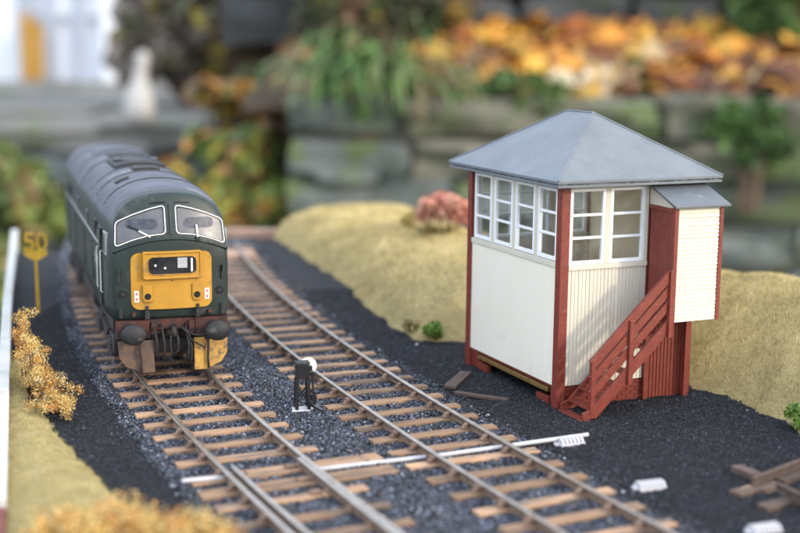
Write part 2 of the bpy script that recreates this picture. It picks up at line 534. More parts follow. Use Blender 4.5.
# baseboard that carries the layout
mb = MB()
mb.prism([tuple(q) for q in BOARD.tolist()], -30, -11, 'z')
bb = mb.build('baseboard', M['ply'])
tag(bb, 'plywood baseboard on posts carrying the whole model railway', 'baseboard')
for x, y in ((0, 130), (190, 130), (130, 460), (-150, 560)):
    MB().box(x - 20, x + 20, y - 20, y + 20, GROUND_Z, -30.2).build('post', M['ply'], bb)

def edge_line(Y):
    return np.interp(Y, [80, 110, 228, 318, 446, 620, 668], [-28, -37, -72.4, -98.5, -135.6, -184, -197])
def ash_f(X, Y):
    Z = ground_z(X, Y)
    b = np.interp(Y, [80, 110, 228, 318, 446, 620, 668], [-28, -37, -72.4, -98.5, -135.6, -184, -197]) - 5
    return np.where((X < b + 2) | (Y > 586 + (X + 150) * .49), -9, Z)
ash = grid('ash_ground', -216, 180, 84, 664, 2.0, ash_f, M['ash'], lambda c: (poly_sd(c, POLY) < 12) & (c[:, 0] > edge_line(c[:, 1]) - 3) & (c[:, 1] < 588 + (c[:, 0] + 150) * .49))
tag(ash, 'black ash and cinder surface between and beside the tracks', kind='structure')

bank = grid('grass_embankment', -96, 320, 92, 700, 2.0, lambda X, Y: bank_z(X, Y)[0], M['grass'],
            lambda c: (poly_sd(c, POLY) > -8) & (poly_sd(c, BOARD) > -2))
tag(bank, 'tan dry grass embankment behind the signal box', kind='structure')
strip = grid('grass_verge', -126, 2, 92, 388, 1.5, lambda X, Y: strip_z(X, Y)[0], M['grass'])
tag(strip, 'tan grass verge beside the white edging board', kind='structure')

# ------------------------------------------------------------------ grains and blades
OCT = np.array([(1, 0, 0), (-1, 0, 0), (0, 1, 0), (0, -1, 0), (0, 0, 1), (0, 0, -1)], float)
OCTF = np.array([(0, 2, 4), (2, 1, 4), (1, 3, 4), (3, 0, 4), (2, 0, 5), (1, 2, 5), (3, 1, 5), (0, 3, 5)])

TET = np.array([(1, 0, -.5), (-.5, .87, -.5), (-.5, -.87, -.5), (0, 0, .9)], float)
TETF = np.array([(0, 1, 3), (1, 2, 3), (2, 0, 3)])
def grains(name, P, size, colors, m, flat=0.75, base=None, faces=None):
    k = len(P)
    OCT_, F_ = (OCT, OCTF) if base is None else (base, faces)
    nv = len(OCT_)
    V = OCT_[None] * rng.uniform(0.6, 1.25, (k, nv, 1)) + rng.normal(0, 0.18, (k, nv, 3))
    a = rng.uniform(0, 2 * np.pi, k)
    ca, sa = np.cos(a)[:, None], np.sin(a)[:, None]
    x = V[:, :, 0] * ca - V[:, :, 1] * sa
    y = V[:, :, 0] * sa + V[:, :, 1] * ca
    tl = rng.normal(0, 0.5, k)[:, None]
    z = V[:, :, 2] * flat
    x, z = x * np.cos(tl) - z * np.sin(tl), x * np.sin(tl) + z * np.cos(tl)
    V = np.stack([x, y, z], 2) * size[:, None, None] + P[:, None, :]
    F = F_[None] + (np.arange(k) * nv)[:, None, None]
    C = np.repeat(colors, nv, axis=0)
    return soup(name, V.reshape(-1, 3), F.reshape(-1, 3), m, C)

def on_ground(k, x0, x1, y0, y1, power=1.0):
    """random places, more of them near the camera"""
    y = y0 + (y1 - y0) * rng.random(k) ** power
    x = rng.uniform(x0, x1, k) * 1.0
    return x, y

# ballast: between and beside both tracks
k = 230000
y = 190 + 470 * rng.random(k) ** 1.4
off = rng.uniform(-21.5, 70, k)
sl_ = np.sqrt(1 + dcL(y) ** 2)
x = cL(y) + off * sl_
dr = dist_track(x, y, cR, dcR)
dl = dist_track(x, y, cL, dcL)
edge_r = 19.0 + 3.2 * fbm(x * .09, y * .09, 2.2) + rng.exponential(2.6, k) * 0.9
edge_l = -19.0 - 2.6 * fbm(x * .09, y * .09, 4.4) - rng.exponential(2.2, k) * 0.9
ok = (dr < edge_r) & (dl > edge_l)
x, y = x[ok], y[ok]
k = len(x)
size = rng.uniform(0.26, 0.55, k) * (1 + 0.35 * np.clip((y - 420) / 200, 0, 1))
P = np.c_[x, y, ground_z(x, y) + rng.uniform(0.05, 0.55, k)]
g = rng.lognormal(math.log(0.068), 0.78, k).clip(0.015, 0.6)[:, None]
tint = np.array([[0.86, 0.96, 1.24]]) + rng.normal(0, 0.05, (k, 3))
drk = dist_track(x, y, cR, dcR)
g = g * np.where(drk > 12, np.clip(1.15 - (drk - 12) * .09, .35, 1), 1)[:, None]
C = (g * tint)
br = rng.random(k) < 0.05
C[br] = C[br] * np.array([1.3, 1.0, 0.7])
br = rng.random(k) < 0.009
C[br] = rng.uniform(.35, .75, (br.sum(), 1)) * np.array([[.95, 1, 1.08]])
tag(grains('ballast', P, size, C, M['ballast']), 'blue grey crushed stone ballast around the sleepers', kind='stuff')

# ash grains
k = 560000
y = 195 + 300 * rng.random(k) ** 1.25
x = rng.uniform(-125, 125, k)
dr = dist_track(x, y, cR, dcR)
dl = dist_track(x, y, cL, dcL)
ok = ((dr > 18) | (dl < -18))
P2 = np.c_[x, y]
ok &= (poly_sd(P2, POLY) < 1.5) & (poly_sd(P2, STRIP) < 1) & (x > np.interp(y, [80, 110, 330, 640], [-20, -45, -104, -196]))
x, y = x[ok], y[ok]
k = len(x)
size = rng.uniform(0.15, 0.34, k) * np.where(rng.random(k) < .03, 1.7, 1)
P = np.c_[x, y, ground_z(x, y) + rng.uniform(0.0, 0.25, k)]
g = rng.lognormal(math.log(0.0165), 0.85, k).clip(0.005, 0.2)[:, None]
C = g * (np.array([[0.86, 0.95, 1.22]]) + rng.normal(0, 0.04, (k, 3)))
tag(grains('cinder', P, size, C, M['ash_grain'], .8, TET, TETF), 'fine black cinders covering the yard by the signal box', kind='stuff')

def blades(name, x, y, z, length, width, colors, m, lean=0.5, segs=1):
    k = len(x)
    a = rng.uniform(0, 2 * np.pi, k)
    b = rng.uniform(0, 2 * np.pi, k)
    ln = rng.normal(0, lean, k)
    dirx, diry = np.cos(b) * np.sin(ln), np.sin(b) * np.sin(ln)
    dz = np.cos(ln)
    P0 = np.c_[x, y, z]
    T = P0 + np.c_[dirx, diry, dz] * length[:, None]
    wv = np.c_[np.cos(a), np.sin(a), np.zeros(k)] * width[:, None] * 0.5
    V = np.stack([P0 - wv, P0 + wv, T + wv * 0.35, T - wv * 0.35], 1).reshape(-1, 3)
    F = (np.arange(k) * 4)[:, None] + np.array([[0, 1, 2, 3]])
    return soup(name, V, F, m, np.repeat(colors, 4, axis=0))

k = 520000
y = np.r_[rng.uniform(200, 430, k // 2), rng.uniform(380, 640, k - k // 2)]
x = np.r_[rng.uniform(70, 190, k // 2), rng.uniform(-70, 120, k - k // 2)]
z, d = bank_z(x, y)
ok = (d > 0.3 + rng.exponential(1.2, k) * (rng.random(k) < .5)) & (poly_sd(np.c_[x, y], BOARD) > -1)
x, y, z = x[ok], y[ok], z[ok]
k = len(x)
tone = 0.5 + 0.5 * fbm(x * .05, y * .05, 3.) + 0.25 * fbm(x * .2, y * .2, 1.) + rng.normal(0, .28, k)
tone = np.clip(tone, 0, 1)[:, None]
C = np.array([[0.42, 0.33, 0.145]]) * (1 - tone) + np.array([[0.68, 0.575, 0.31]]) * tone
C *= rng.uniform(0.6, 1.25, (k, 1)) * np.interp(y, [300, 420, 520], [.98, 1.1, 1.4])[:, None]
gap_shade = fbm(x * .9, y * .9, 2.) + fbm(x * 1.7, y * 1.7, 6.) * .6 < -.6
C[gap_shade] *= .42  # shade of gaps in the grass, painted as darker blades in noise patches
dry = rng.random(k) < 0.06
C[dry] = np.array([0.28, 0.235, 0.095])
tag(blades('dry_grass', x, y, z - 0.2, rng.uniform(0.5, 2.1, k) * np.interp(y, [400, 520], [.9, 1.2]), rng.uniform(0.09, 0.2, k) * np.interp(y, [400, 520], [.9, 1.4]), C, M['blade'], 1.3), 'short tan static grass over the embankment', kind='stuff')

k = 170000
x = rng.uniform(-124, -15, k)
y = rng.uniform(180, 384, k)
z, d = strip_z(x, y)
ok = d > 0.3
x, y, z = x[ok], y[ok], z[ok]
k = len(x)
tone = np.clip(0.5 + 0.4 * fbm(x * .1, y * .1, 3.) + rng.normal(0, .25, k), 0, 1)[:, None]
C = np.array([[0.33, 0.27, 0.10]]) * (1 - tone) + np.array([[0.52, 0.45, 0.21]]) * tone
tag(blades('verge_grass', x, y, z - 0.2, rng.uniform(0.4, 1.0, k), rng.uniform(0.10, 0.2, k), C, M['blade'], 0.8), 'short tan static grass on the verge', kind='stuff')

# ================================================================== TRACKS
RAIL = [(-0.55, -0.08), (-0.45, 0.0), (0.45, 0.0), (0.55, -0.08), (0.52, -0.62), (0.2, -0.85), (0.2, -1.4), (0.5, -1.62), (0.5, -1.92), (-0.5, -1.92), (-0.5, -1.62), (-0.2, -1.4), (-0.2, -0.85), (-0.52, -0.62)]
def sweep_rail(path, name, parent, mats=None, dz=0.0):
    mb = MB()
    n = len(RAIL)
    vs, fs, mi = [], [], []
    for i, (px, py) in enumerate(path):
        a = Vector(path[max(i - 1, 0)])
        b = Vector(path[min(i + 1, len(path) - 1)])
        d = (b - a).normalized()
        nx, ny = d.y, -d.x
        for u, z in RAIL:
            vs.append((px + nx * u, py + ny * u, z + dz))
    for i in range(len(path) - 1):
        for k in range(n):
            fs.append((i * n + k, i * n + (k + 1) % n, (i + 1) * n + (k + 1) % n, (i + 1) * n + k))
            mi.append(1 if k in (0, 1, 2) else 0)
    fs += [tuple(range(n)), tuple((len(path) - 1) * n + k for k in range(n))]
    mi += [0, 0]
    mb.v, mb.f, mb.mi = vs, fs, mi
    return mb.build(name, mats or [M['rail'], M['railtop']], parent)

def offset_path(c, dc, off, y0, y1, step=8.0):
    out = []
    y = y0
    while y <= y1 + 1e-6:
        s = math.sqrt(1 + dc(y) ** 2)
        out.append((c(y) + off / s, y - off * dc(y) / s))
        y += step
    return out

def sleeper_mesh(length, width, h=1.3):
    mb = MB()
    b = 0.12
    n = 6
    # slightly uneven top
    xs = [-length / 2 + length * i / n for i in range(n + 1)]
    rr = random.Random(3)
    prof = [(xx, rr.uniform(-0.06, 0.06), rr.uniform(-0.05, 0.05)) for xx in xs]
    vs, fs = [], []
    for xx, dy, dz in prof:
        vs += [(xx, -width / 2 + dy, -h), (xx, -width / 2 + dy, -b + dz), (xx, -width / 2 + b + dy, dz), (xx, width / 2 - b + dy, dz), (xx, width / 2 + dy, -b + dz), (xx, width / 2 + dy, -h)]
    for i in range(n):
        for k in range(5):
            fs.append((i * 6 + k, i * 6 + k + 1, i * 6 + k + 7, i * 6 + k + 6))
    fs += [tuple(range(6)), tuple(n * 6 + k for k in range(6))]
    mb.add(vs, fs)
    return mb.mesh('sleeper', M['sleeper'])

SLEEPER = sleeper_mesh(33.5, 3.3)
TIMBER = sleeper_mesh(45.0, 5.2)
def chair_mesh():
    mb = MB()
    mb.box(-2.2, 2.2, -1.0, 1.0, -0.02, 0.4)
    for s in (-1, 1):
        mb.prism([(s * 0.62, 0.4), (s * 1.95, 0.4), (s * 1.35, 1.1), (s * 0.62, 1.5)], -0.7, 0.7, 'y')
    mb.box(0.55, 1.35, -1.1, 1.1, 0.9, 1.5)           # key
    return mb.mesh('chair', M['chair'])
CHAIR = chair_mesh()

def lay_track(name, label, c, dc, s0, y0, y1, spacing, special=None):
    t = thing(name, label, 'railway track')
    o1 = sweep_rail(offset_path(c, dc, -GAUGE / 2, y0, y1), 'rail', t)
    o2 = sweep_rail(offset_path(c, dc, GAUGE / 2, y0, y1), 'rail', t)
    # arc-length positions
    ys = np.arange(y0 - 5, y1 + 5, 0.5)
    sarc = np.concatenate([[0], np.cumsum(np.hypot(np.diff(ys), np.diff(c(ys))))])
    ref = np.interp(s0, ys, sarc)
    kmin, kmax = int((sarc[0] - ref) / spacing) + 1, int((sarc[-1] - ref) / spacing) - 1
    for k in range(kmin, kmax + 1):
        yy = float(np.interp(ref + k * spacing, sarc, ys))
        sp = special(yy) if special else None
        if sp == 'skip':
            continue
        put_sleeper(t, c, dc, yy, SLEEPER, 0.0, yy < 520)
    return t

def put_sleeper(t, c, dc, yy, me, shift, chairs, dyaw=0.0):
    ang = math.atan2(dc(yy), 1.0)            # heading: dx/dy
    s = obj('sleeper', me, t)
    s.location = Vector(((c(yy) + shift * math.cos(-ang)) , yy + shift * math.sin(-ang), -1.92 - 0.03 + random.uniform(-0.06, 0.06))) * S
    s.rotation_euler = (random.gauss(0, .006), 0, -ang + random.gauss(0, 0.012) + dyaw)
    if chairs:
        for sg in (-1, 1):
            ch = obj('chair', CHAIR, s)
            ch.location = Vector((sg * GAUGE / 2 - shift, random.uniform(-.2, .2), 0.02)) * S
            if sg < 0:
                ch.rotation_euler = (0, 0, math.pi)
    return s

trackR = lay_track('railway_track', 'empty plain track with tan sleepers curving past the signal box', cR, dcR, 335.5, 150, 600, 10.45)
TOE = 273.0
trackL = lay_track('railway_track', 'track under the green locomotive with point blades in the foreground', cL, dcL, TOE + 5, 150, 640, 10.45,
                   lambda y: 'skip' if TOE - 17 < y < TOE + 7 else None)
put_sleeper(trackL, cL, dcL, TOE + 3.5, TIMBER, 5.5, True)
put_sleeper(trackL, cL, dcL, TOE - 5.0, TIMBER, 5.0, True)
put_sleeper(trackL, cL, dcL, TOE - 13.0, SLEEPER, 0.0, True)
# point blades
bl = []
for yy in np.arange(TOE + 4, 160, -6.0):
    tt = (TOE + 4 - yy)
    off = -GAUGE / 2 + 2.6 + 0.010 * tt + 0.00010 * tt * tt
    s_ = math.sqrt(1 + dcL(yy) ** 2)
    bl.append((cL(yy) + off / s_, yy - off * dcL(yy) / s_))
sweep_rail(bl, 'point_blade', trackL, dz=-0.12)
bl = []
for yy in np.arange(TOE + 4, 160, -6.0):
    tt = (TOE + 4 - yy)
    off = GAUGE / 2 - 1.18 - 0.00001 * tt * tt
    s_ = math.sqrt(1 + dcL(yy) ** 2)
    bl.append((cL(yy) + off / s_, yy - off * dcL(yy) / s_))
sweep_rail(bl, 'point_blade', trackL, dz=-0.10)
# slide chairs beside the blades
for k, (yy, of) in enumerate(((TOE + 3.5, 6.2), (TOE - 5, 5.6), (TOE - 13, 5.0), (TOE + 3.5, -5.4), (TOE - 5, -4.8))):
    s_ = math.sqrt(1 + dcL(yy) ** 2)
    c_ = Vector((cL(yy) + of / s_, yy - of * dcL(yy) / s_, 0))
    mb = MB()
    mb.box(-1.3, 1.3, -0.9, 0.9, -1.93, -1.35)
    o = mb.build('slide_chair', M['chair'], trackL)
    o.location = c_ * S
    o.rotation_euler = (0, 0, -math.atan2(dcL(yy), 1))

# point rodding tube across both tracks
pa, pb = gnd(182, 481, -1.4), gnd(588, 434.5, -1.0)
mb = MB()
mid = pa.lerp(pb, 0.3)
mb.tube([pa, pa.lerp(pb, .10) + Vector((0, 0, -.3)), pa.lerp(pb, .12) + Vector((0, 0, -2.4)), pa.lerp(pb, .27) + Vector((0, 0, -2.4)), pa.lerp(pb, .29) + Vector((0, 0, -.9)), pa.lerp(pb, .5) + Vector((0, 0, -.9)), pa.lerp(pb, .62) + Vector((0, 0, -0.9)), pb], 0.5, 10)
tag(mb.build('point_rod', M['plastic'], smooth=True), 'thin white rod running under both tracks beside the points', 'rod')

# white ribbed rodding stools on the ash
def stool(px, py, label, rz, n=6):
    c = gnd(px, py, -2.3)
    t = thing('rodding_stool', label, 'rodding stool', c, rz, 'white ribbed rodding stools on the ash')
    MB().box(-3.9, 3.9, -2.3, 2.3, -0.3, 0.45).build('base_plate', M['plastic'], t, bevel=0.12)
    MB().box(-3.6, 3.6, -0.25, 0.25, 0.3, 1.35).build('spine', M['plastic'], t)
    MB().prism([(-5.2, -0.7), (-3.8, -1.1), (-3.8, 1.1), (-5.2, 0.7)], -0.2, 0.5, 'z').build('lug', M['plastic'], t)
    me = None
    for k in range(n):
        xx = -3.2 + 6.4 * k / (n - 1)
        if me is None:
            mb = MB()
            mb.prism([(-2.1, 0.4), (2.1, 0.4), (2.0, 1.0), (1.0, 1.75), (-1.0, 1.75), (-2.0, 1.0)], -0.38, 0.38, 'x')
            me = mb.mesh('rib', M['plastic'])
        o = obj('rib', me, t)
        o.location = (xx * S, 0, 0)
    t.scale = (.82, .82, .82)
    return t
stool(570, 443, 'white ribbed rodding stool at the end of the white rod', R(22))
stool(650, 487, 'white ribbed rodding stool alone on the ash beside the track', R(18))
stool(764, 531, 'white ribbed rodding stool cut by the bottom edge of the picture', R(20))

# two scraps of plank lying by the signal box
def plank(p, q, wd, h, label, m='oldwood', cat='plank', name='wooden_plank', zoff=0.0, group=None):
    p, q = Vector(p), Vector(q)
    c = (p + q) / 2
    L = (q - p).length
    mb = MB()
    nseg = 5
    vs, fs = [], []
    rr = random.Random(int(L * 100))
    for i in range(nseg + 1):
        xx = -L / 2 + L * i / nseg
        a, b = rr.uniform(-.15, .15) * wd * .5, rr.uniform(-.1, .1) * h
        vs += [(xx, -wd / 2 + a, 0), (xx, -wd / 2 + a, h + b), (xx, wd / 2 + a, h + b * .5), (xx, wd / 2 + a, 0)]
    for i in range(nseg):
        for k in range(4):
            fs.append((i * 4 + k, i * 4 + (k + 1) % 4, i * 4 + 4 + (k + 1) % 4, i * 4 + 4 + k))
    fs += [(0, 1, 2, 3), tuple(nseg * 4 + k for k in (3, 2, 1, 0))]
    mb.add(vs, fs)
    o = mb.build(name, M[m], bevel=0.1)
    o.location = (c + Vector((0, 0, zoff))) * S
    d = q - p
    o.rotation_euler = (0, -math.asin(d.z / L), math.atan2(d.y, d.x))
    return tag(o, label, cat, group)
plank(gnd(450, 389, -2.4), gnd(466, 374, -2.4), 3.4, 0.9, 'short brown plank end lying by the left end of the signal box')
plank(gnd(455, 394, -2.4), gnd(508, 401.5, -2.4), 2.0, 0.8, 'long thin brown plank lying in the ballast before the signal box')

# dismantled track at the right edge
def scrap_rail(p, q, label):
    p, q = Vector(p), Vector(q)
    c = (p + q) / 2
    L = (q - p).length
    o = sweep_rail([(0, -L / 2), (0, -L / 4), (0, 0), (0, L / 4), (0, L / 2)], 'scrap_rail', None, [M['oldwood'], M['oldwood']], dz=1.95)
    o.location = c * S
    d = q - p
    o.rotation_euler = (math.asin(d.z / L), 0, math.atan2(-d.x, d.y))
    return tag(o, label, 'rail', 'pieces of dismantled track at the right edge')
G9 = 'pieces of dismantled track at the right edge'
plank(gnd(734, 497, -2.4), gnd(778, 487, -2.4), 3.3, 1.2, 'old tan sleeper under the crossed rusty rails', 'oldsleeper', 'sleeper', 'old_sleeper', group=G9)
plank(gnd(762, 511, -2.4), gnd(815, 497, -2.4), 3.3, 1.2, 'old tan sleeper lying nearest the bottom right corner', 'oldsleeper', 'sleeper', 'old_sleeper', group=G9)
plank(gnd(778, 484, -2.4), gnd(835, 468, -2.4), 3.3, 1.2, 'old tan sleeper at the far side of the crossed rails', 'oldsleeper', 'sleeper', 'old_sleeper', group=G9)
plank(gnd(736, 471, -2.4), gnd(762, 482, -2.0), 3.0, 1.5, 'short dark timber end touching the long rusty rail', 'oldwood', 'sleeper', 'old_sleeper', group=G9)
scrap_rail(gnd(752, 486, -1.2), gnd(850, 448, -1.0), 'long rusty brown rail lying across the old sleepers')
scrap_rail(gnd(777, 491, -1.2), gnd(840, 522, -1.2), 'paler rail running to the bottom right over old sleepers')

# ================================================================== SIGNAL BOX
BX = thing('signal_box', 'cream and red wooden signal box with grey hipped roof', 'signal box', (41.44, 329.98, -2.0), R(24.09))
W_, L_ = 41.5, 52.0
T = 1.2                                   # wall thickness
def part(name, m, fn, parent=BX, bevel=0.0, smooth=False):
    mb = MB()
    fn(mb)
    return mb.build(name, m, parent, smooth, bevel)

# plinth with rodding opening on the long side
part('plinth', M['red'], lambda b: (b.box(0.6, 1.8, 46, 52, 0, 5.4), b.box(0.6, 1.8, 0, 4.5, 0, 5.4), b.box(0.6, 1.8, 4.5, 46, 4.4, 5.4),
                                   b.box(0.3, 1.8, 5.0, 11.5, -1.0, 1.6), b.box(0.3, 1.8, 40, 46.5, -1.0, 1.9),
                                   b.box(1.8, 27, 0.6, 1.8, -0.5, 5.6), b.box(1.8, 41, 50.2, 51.4, -0.5, 5.4), b.box(39.7, 40.9, 1.8, 50.2, -0.5, 5.4)), bevel=0.15)
part('rodding_beam', M['brass'], lambda b: b.box(-0.1, 0.9, 5.2, 45.0, 3.0, 4.2), bevel=0.15)
# thin brick courses on the visible short side of the plinth
brick_mb = MB().box(-1.25, 1.25, -0.18, 0.18, -0.42, 0.42)
brick_me = brick_mb.mesh('brick', M['red'])
for r_ in range(5):
    for c_ in range(9):
        xx = 3.9 + c_ * 2.75 + (1.35 if r_ % 2 else 0)
        if xx > 26: continue
        o = obj('brick', brick_me, BX)
        o.location = Vector((xx, 0.5 + random.uniform(-.06, .06), 0.7 + r_ * 1.02)) * S
# corner posts
for nm, x0, x1, y0, y1, z1 in (('n', -0.5, 2.1, -0.5, 2.1, 58.6), ('l', -0.5, 1.7, 50.0, 52.4, 58.6), ('b', 39.6, 41.9, 50.0, 52.4, 58.6), ('r', 39.4, 41.8, -0.4, 2.0, 58.6)):
    part('corner_post', M['red'], lambda b: b.box(x0, x1, y0, y1, -1.2, z1), bevel=0.18)
# lower walls: smooth long side, boarded short side
def long_boards(b):
    y = 2.12
    while y < 49.9:
        wd = min(1.5, 49.98 - y)
        d = random.uniform(-0.02, 0.03)
        b.prism([(.07, y + .005), (d, y + .06), (d, y + wd - .06), (.07, y + wd - .005), (T, y + wd - .005), (T, y + .005)], 5.42, 36.8, 'z')
        y += 1.5
part('long_wall', M['cream_shade_lift'], long_boards)
part('waist_rail', M['cream'], lambda b: (b.box(-0.35, T, 2.12, 49.98, 36.85, 38.3), b.box(2.12, 26.3, -0.45, T, 36.3, 37.6)), bevel=0.12)
def boards(b):
    x = 2.12
    while x < 26.2:
        wd = min(1.12, 26.3 - x)
        d = random.uniform(-0.04, 0.05)
        b.prism([(x + 0.02, 0.17), (x + 0.10, d), (x + wd - 0.10, d), (x + wd - 0.02, 0.17), (x + wd - 0.02, T), (x + 0.02, T)], 5.62, 36.28, 'z')
        x += 1.12
part('boarded_wall', M['cream'], boards)
part('far_wall', M['cream'], lambda b: b.box(1.72, 39.58, 51.0 - T, 51.0, 5.42, 37.5))
part('back_wall', M['inside'], lambda b: b.box(40.0, 41.2, 2.02, 49.98, 5.42, 58.5))
part('floor', M['floorboard'], lambda b: b.box(1.25, 39.9, 1.25, 49.7, 26.0, 27.0))
part('inner_wall', M['inside'], lambda b: (b.box(26.4, 39.35, 1.2, 2.0, 27.1, 58.4)))
part('bounce_ceiling', M['inside'], lambda b: b.box(1.3, 39.8, 2.2, 49.6, 57.9, 58.25))  # cream ceiling panel added to bounce light and brighten the interior
# upper framing and windows
part('wall_plate', M['cream'], lambda b: (b.box(0.0, T, 2.12, 49.98, 57.4, 58.9), b.box(2.12, 26.3, 0.0, T, 57.5, 58.9), b.box(1.72, 39.58, 49.8, 51.0, 57.4, 58.9)))
def window(axis, a0, a1, z0, z1, n_bars=2, inward=1, plane=0.0, sagc=0.0):
    """a window in the long (x) or short (y) wall from a0 to a1"""
    d0, d1 = (plane - 0.22, plane + 0.75)
    def bx(b, p0, p1, q0, q1, e0, e1):
        if axis == 'x': b.box(e0, e1, p0, p1, q0, q1)
        else: b.box(p0, p1, e0, e1, q0, q1)
    fw = 0.95
    mb = MB()
    bx(mb, a0, a0 + fw, z0, z1, d0, d1)
    bx(mb, a1 - fw, a1, z0, z1, d0, d1)
    bx(mb, a0 + fw, a1 - fw, z0, z0 + fw, d0, d1)
    bx(mb, a0 + fw, a1 - fw, z1 - fw * .8, z1, d0, d1)
    wn = mb.build('window', M['white'], BX, bevel=0.1)
    zs = [z0 + fw + (z1 - z0 - 1.8 * fw) * k / (n_bars + 1) for k in range(n_bars + 2)]
    for k in range(1, n_bars + 1):
        mb = MB()
        j = random.uniform(-.15, .15)
        bx(mb, a0 + fw, a1 - fw, zs[k] - 0.34 + j, zs[k] + 0.34 + j, d0 + .12, d1 - .1)
        mb.build('glazing_bar', M['white'], wn, bevel=0.08)
    for k in range(n_bars + 1):
        mb = MB()
        bx(mb, a0 + fw * .9, a1 - fw * .9, zs[k], zs[k + 1] - 0.02, d0 + .55, d0 + .62)
        mb.build('pane', M['glass'], wn)
    return wn
Z0, Z1 = 38.5, 57.3
longw = [(2.6, 12.6), (14.2, 24.8), (26.4, 37.0), (38.6, 49.0)]
for a0, a1 in longw:
    window('x', a0, a1, Z0, Z1, plane=0.25)
part('mullion', M['cream'], lambda b: b.box(0, T, 12.62, 14.18, 38.32, 57.38), bevel=0.1)
part('mullion', M['cream'], lambda b: b.box(0, T, 24.82, 26.38, 38.32, 57.38), bevel=0.1)
part('mullion', M['cream'], lambda b: b.box(0, T, 37.02, 38.58, 38.32, 57.38), bevel=0.1)
for a0, a1 in ((2.3, 13.1), (14.5, 25.3)):
    window('y', a0, a1, 37.65, 57.4, plane=0.25)
part('mullion', M['cream'], lambda b: b.box(13.12, 14.48, 0, T, 37.62, 57.48), bevel=0.1)
part('mullion', M['cream'], lambda b: b.box(25.32, 26.35, -0.1, T, 37.62, 57.48), bevel=0.1)
for a0, a1 in ((2.3, 13.5), (15.0, 26.2), (27.7, 38.9)):
    window('y', a0, a1, 37.6, 57.3, plane=50.2)
part('mullion', M['cream'], lambda b: b.box(13.52, 14.98, 49.8, 51.0, 37.55, 57.38))
part('mullion', M['cream'], lambda b: b.box(26.22, 27.68, 49.8, 51.0, 37.55, 57.38))
# lower red boarding under the porch
def redboards(b):
    x = 26.4
    while x < 39.2:
        b.prism([(x + .02, .2), (x + .16, -.1), (x + .98, -.1), (x + 1.1, .2), (x + 1.1, 1.2), (x + .02, 1.2)], -0.8, 58.4, 'z')
        x += 1.12
part('red_boarding', M['red'], redboards)
part('jamb_post', M['red'], lambda b: b.box(26.3, 27.5, -1.0, -0.12, -0.8, 24.0), bevel=0.12)
# roof
E0x, E1x, E0y, E1y, EZ, RZ = -4.2, 46.0, -4.5, 57.0, 59.6, 75.2
ry0, ry1, rx = 20.0, 33.5, 20.9
def hip(b, z_add, e, inset=0.0):
    vs = [(E0x - e, E0y - e, EZ + z_add), (E1x + e, E0y - e, EZ + z_add), (E1x + e, E1y + e, EZ + z_add), (E0x - e, E1y + e, EZ + z_add), (rx, ry0, RZ + z_add), (rx, ry1, RZ + z_add)]
    # each slope cut into strips so that the card can be very slightly uneven
    b.add(vs, [(0, 1, 4), (1, 2, 5, 4), (2, 3, 5), (3, 0, 4, 5)])
    b.add([(E0x - e, E0y - e, EZ + z_add), (E1x + e, E0y - e, EZ + z_add), (E1x + e, E1y + e, EZ + z_add), (E0x - e, E1y + e, EZ + z_add),
           (E0x - e, E0y - e, EZ + z_add - .7), (E1x + e, E0y - e, EZ + z_add - .7), (E1x + e, E1y + e, EZ + z_add - .7), (E0x - e, E1y + e, EZ + z_add - .7)],
          [(0, 1, 5, 4), (1, 2, 6, 5), (2, 3, 7, 6), (3, 0, 4, 7), (4, 5, 6, 7)])
mbr = MB()
hip(mbr, 0.45, 0.25)
roof = mbr.build('roof', M['slate'], BX, bevel=0.12)
part('eave_board', M['slate_edge'], lambda b: b.box(E0x + .35, E1x - .35, E0y + .35, E1y - .35, 58.95, 59.32), roof)
part('ceiling', M['slate'], lambda b: b.box(E0x - .1, E1x + .1, E0y - .1, E1y + .1, 58.3, 58.92), roof, bevel=0.1)
for p_, q_ in (((E0x - .25, E0y - .25, EZ + .5), (rx, ry0, RZ + .5)), ((E1x + .25, E0y - .25, EZ + .5), (rx, ry0, RZ + .5)), ((E0x - .25, E1y + .25, EZ + .5), (rx, ry1, RZ + .5)), ((rx, ry0, RZ + .5), (rx, ry1, RZ + .5))):
    mb = MB()
    mb.tube([Vector(p_), Vector(p_).lerp(Vector(q_), .5), Vector(q_)], 0.28, 6)
    mb.build('hip_seam', M['slate'], roof)
# porch (projects over the stairs' top)
PD = 11.6
px0, px1 = 26.4, 41.2
porch = part('porch', M['red'], lambda b: (b.box(px0, px0 + .9, -PD, -1.05, 24.4, 51.6), ), bevel=0.1)     # door side
def pdoor(b):
    y = -PD + .5
    while y < -1.8:
        b.prism([(y + .02, -.0), (y + .14, -.14), (y + .96, -.14), (y + 1.08, -.0), (y + 1.08, .1), (y + .02, .1)], 24.6, 51.0, 'z')
        y += 1.1
mb = MB(); pdoor(mb)
mb.v = [(px0 + b_ - .05, a_, c_) for a_, b_, c_ in mb.v]
mb.build('door_boarding', M['red'], porch)
part('porch_post', M['red'], lambda b: b.box(px0 - .25, px0 + 1.0, -PD - .45, -PD + .9, 22.6, 53.0), porch, bevel=0.12)
part('porch_post', M['red'], lambda b: b.box(px1 - .9, px1 + .3, -PD - .45, -PD + .9, 22.9, 53.0), porch, bevel=0.12)
part('lintel', M['red'], lambda b: b.box(px0 - .3, px0 + .9, -PD + .92, -.3, 51.65, 52.7), porch, bevel=0.1)
def claps(b):
    z = 23.0
    while z < 52.6:
        x = px0 + 1.02
        while x < px1 - .93:
            x2 = px1 - .92
            j, k = random.uniform(-.07, .07), random.uniform(-.05, .07)
            b.prism([(-PD - .30 + k, z + j), (-PD - .02 + k * .5, z + 1.1), (-PD + .4, z + 1.1), (-PD + .4, z + j)], x, x2, 'x')
            x = x2
        z += 1.05
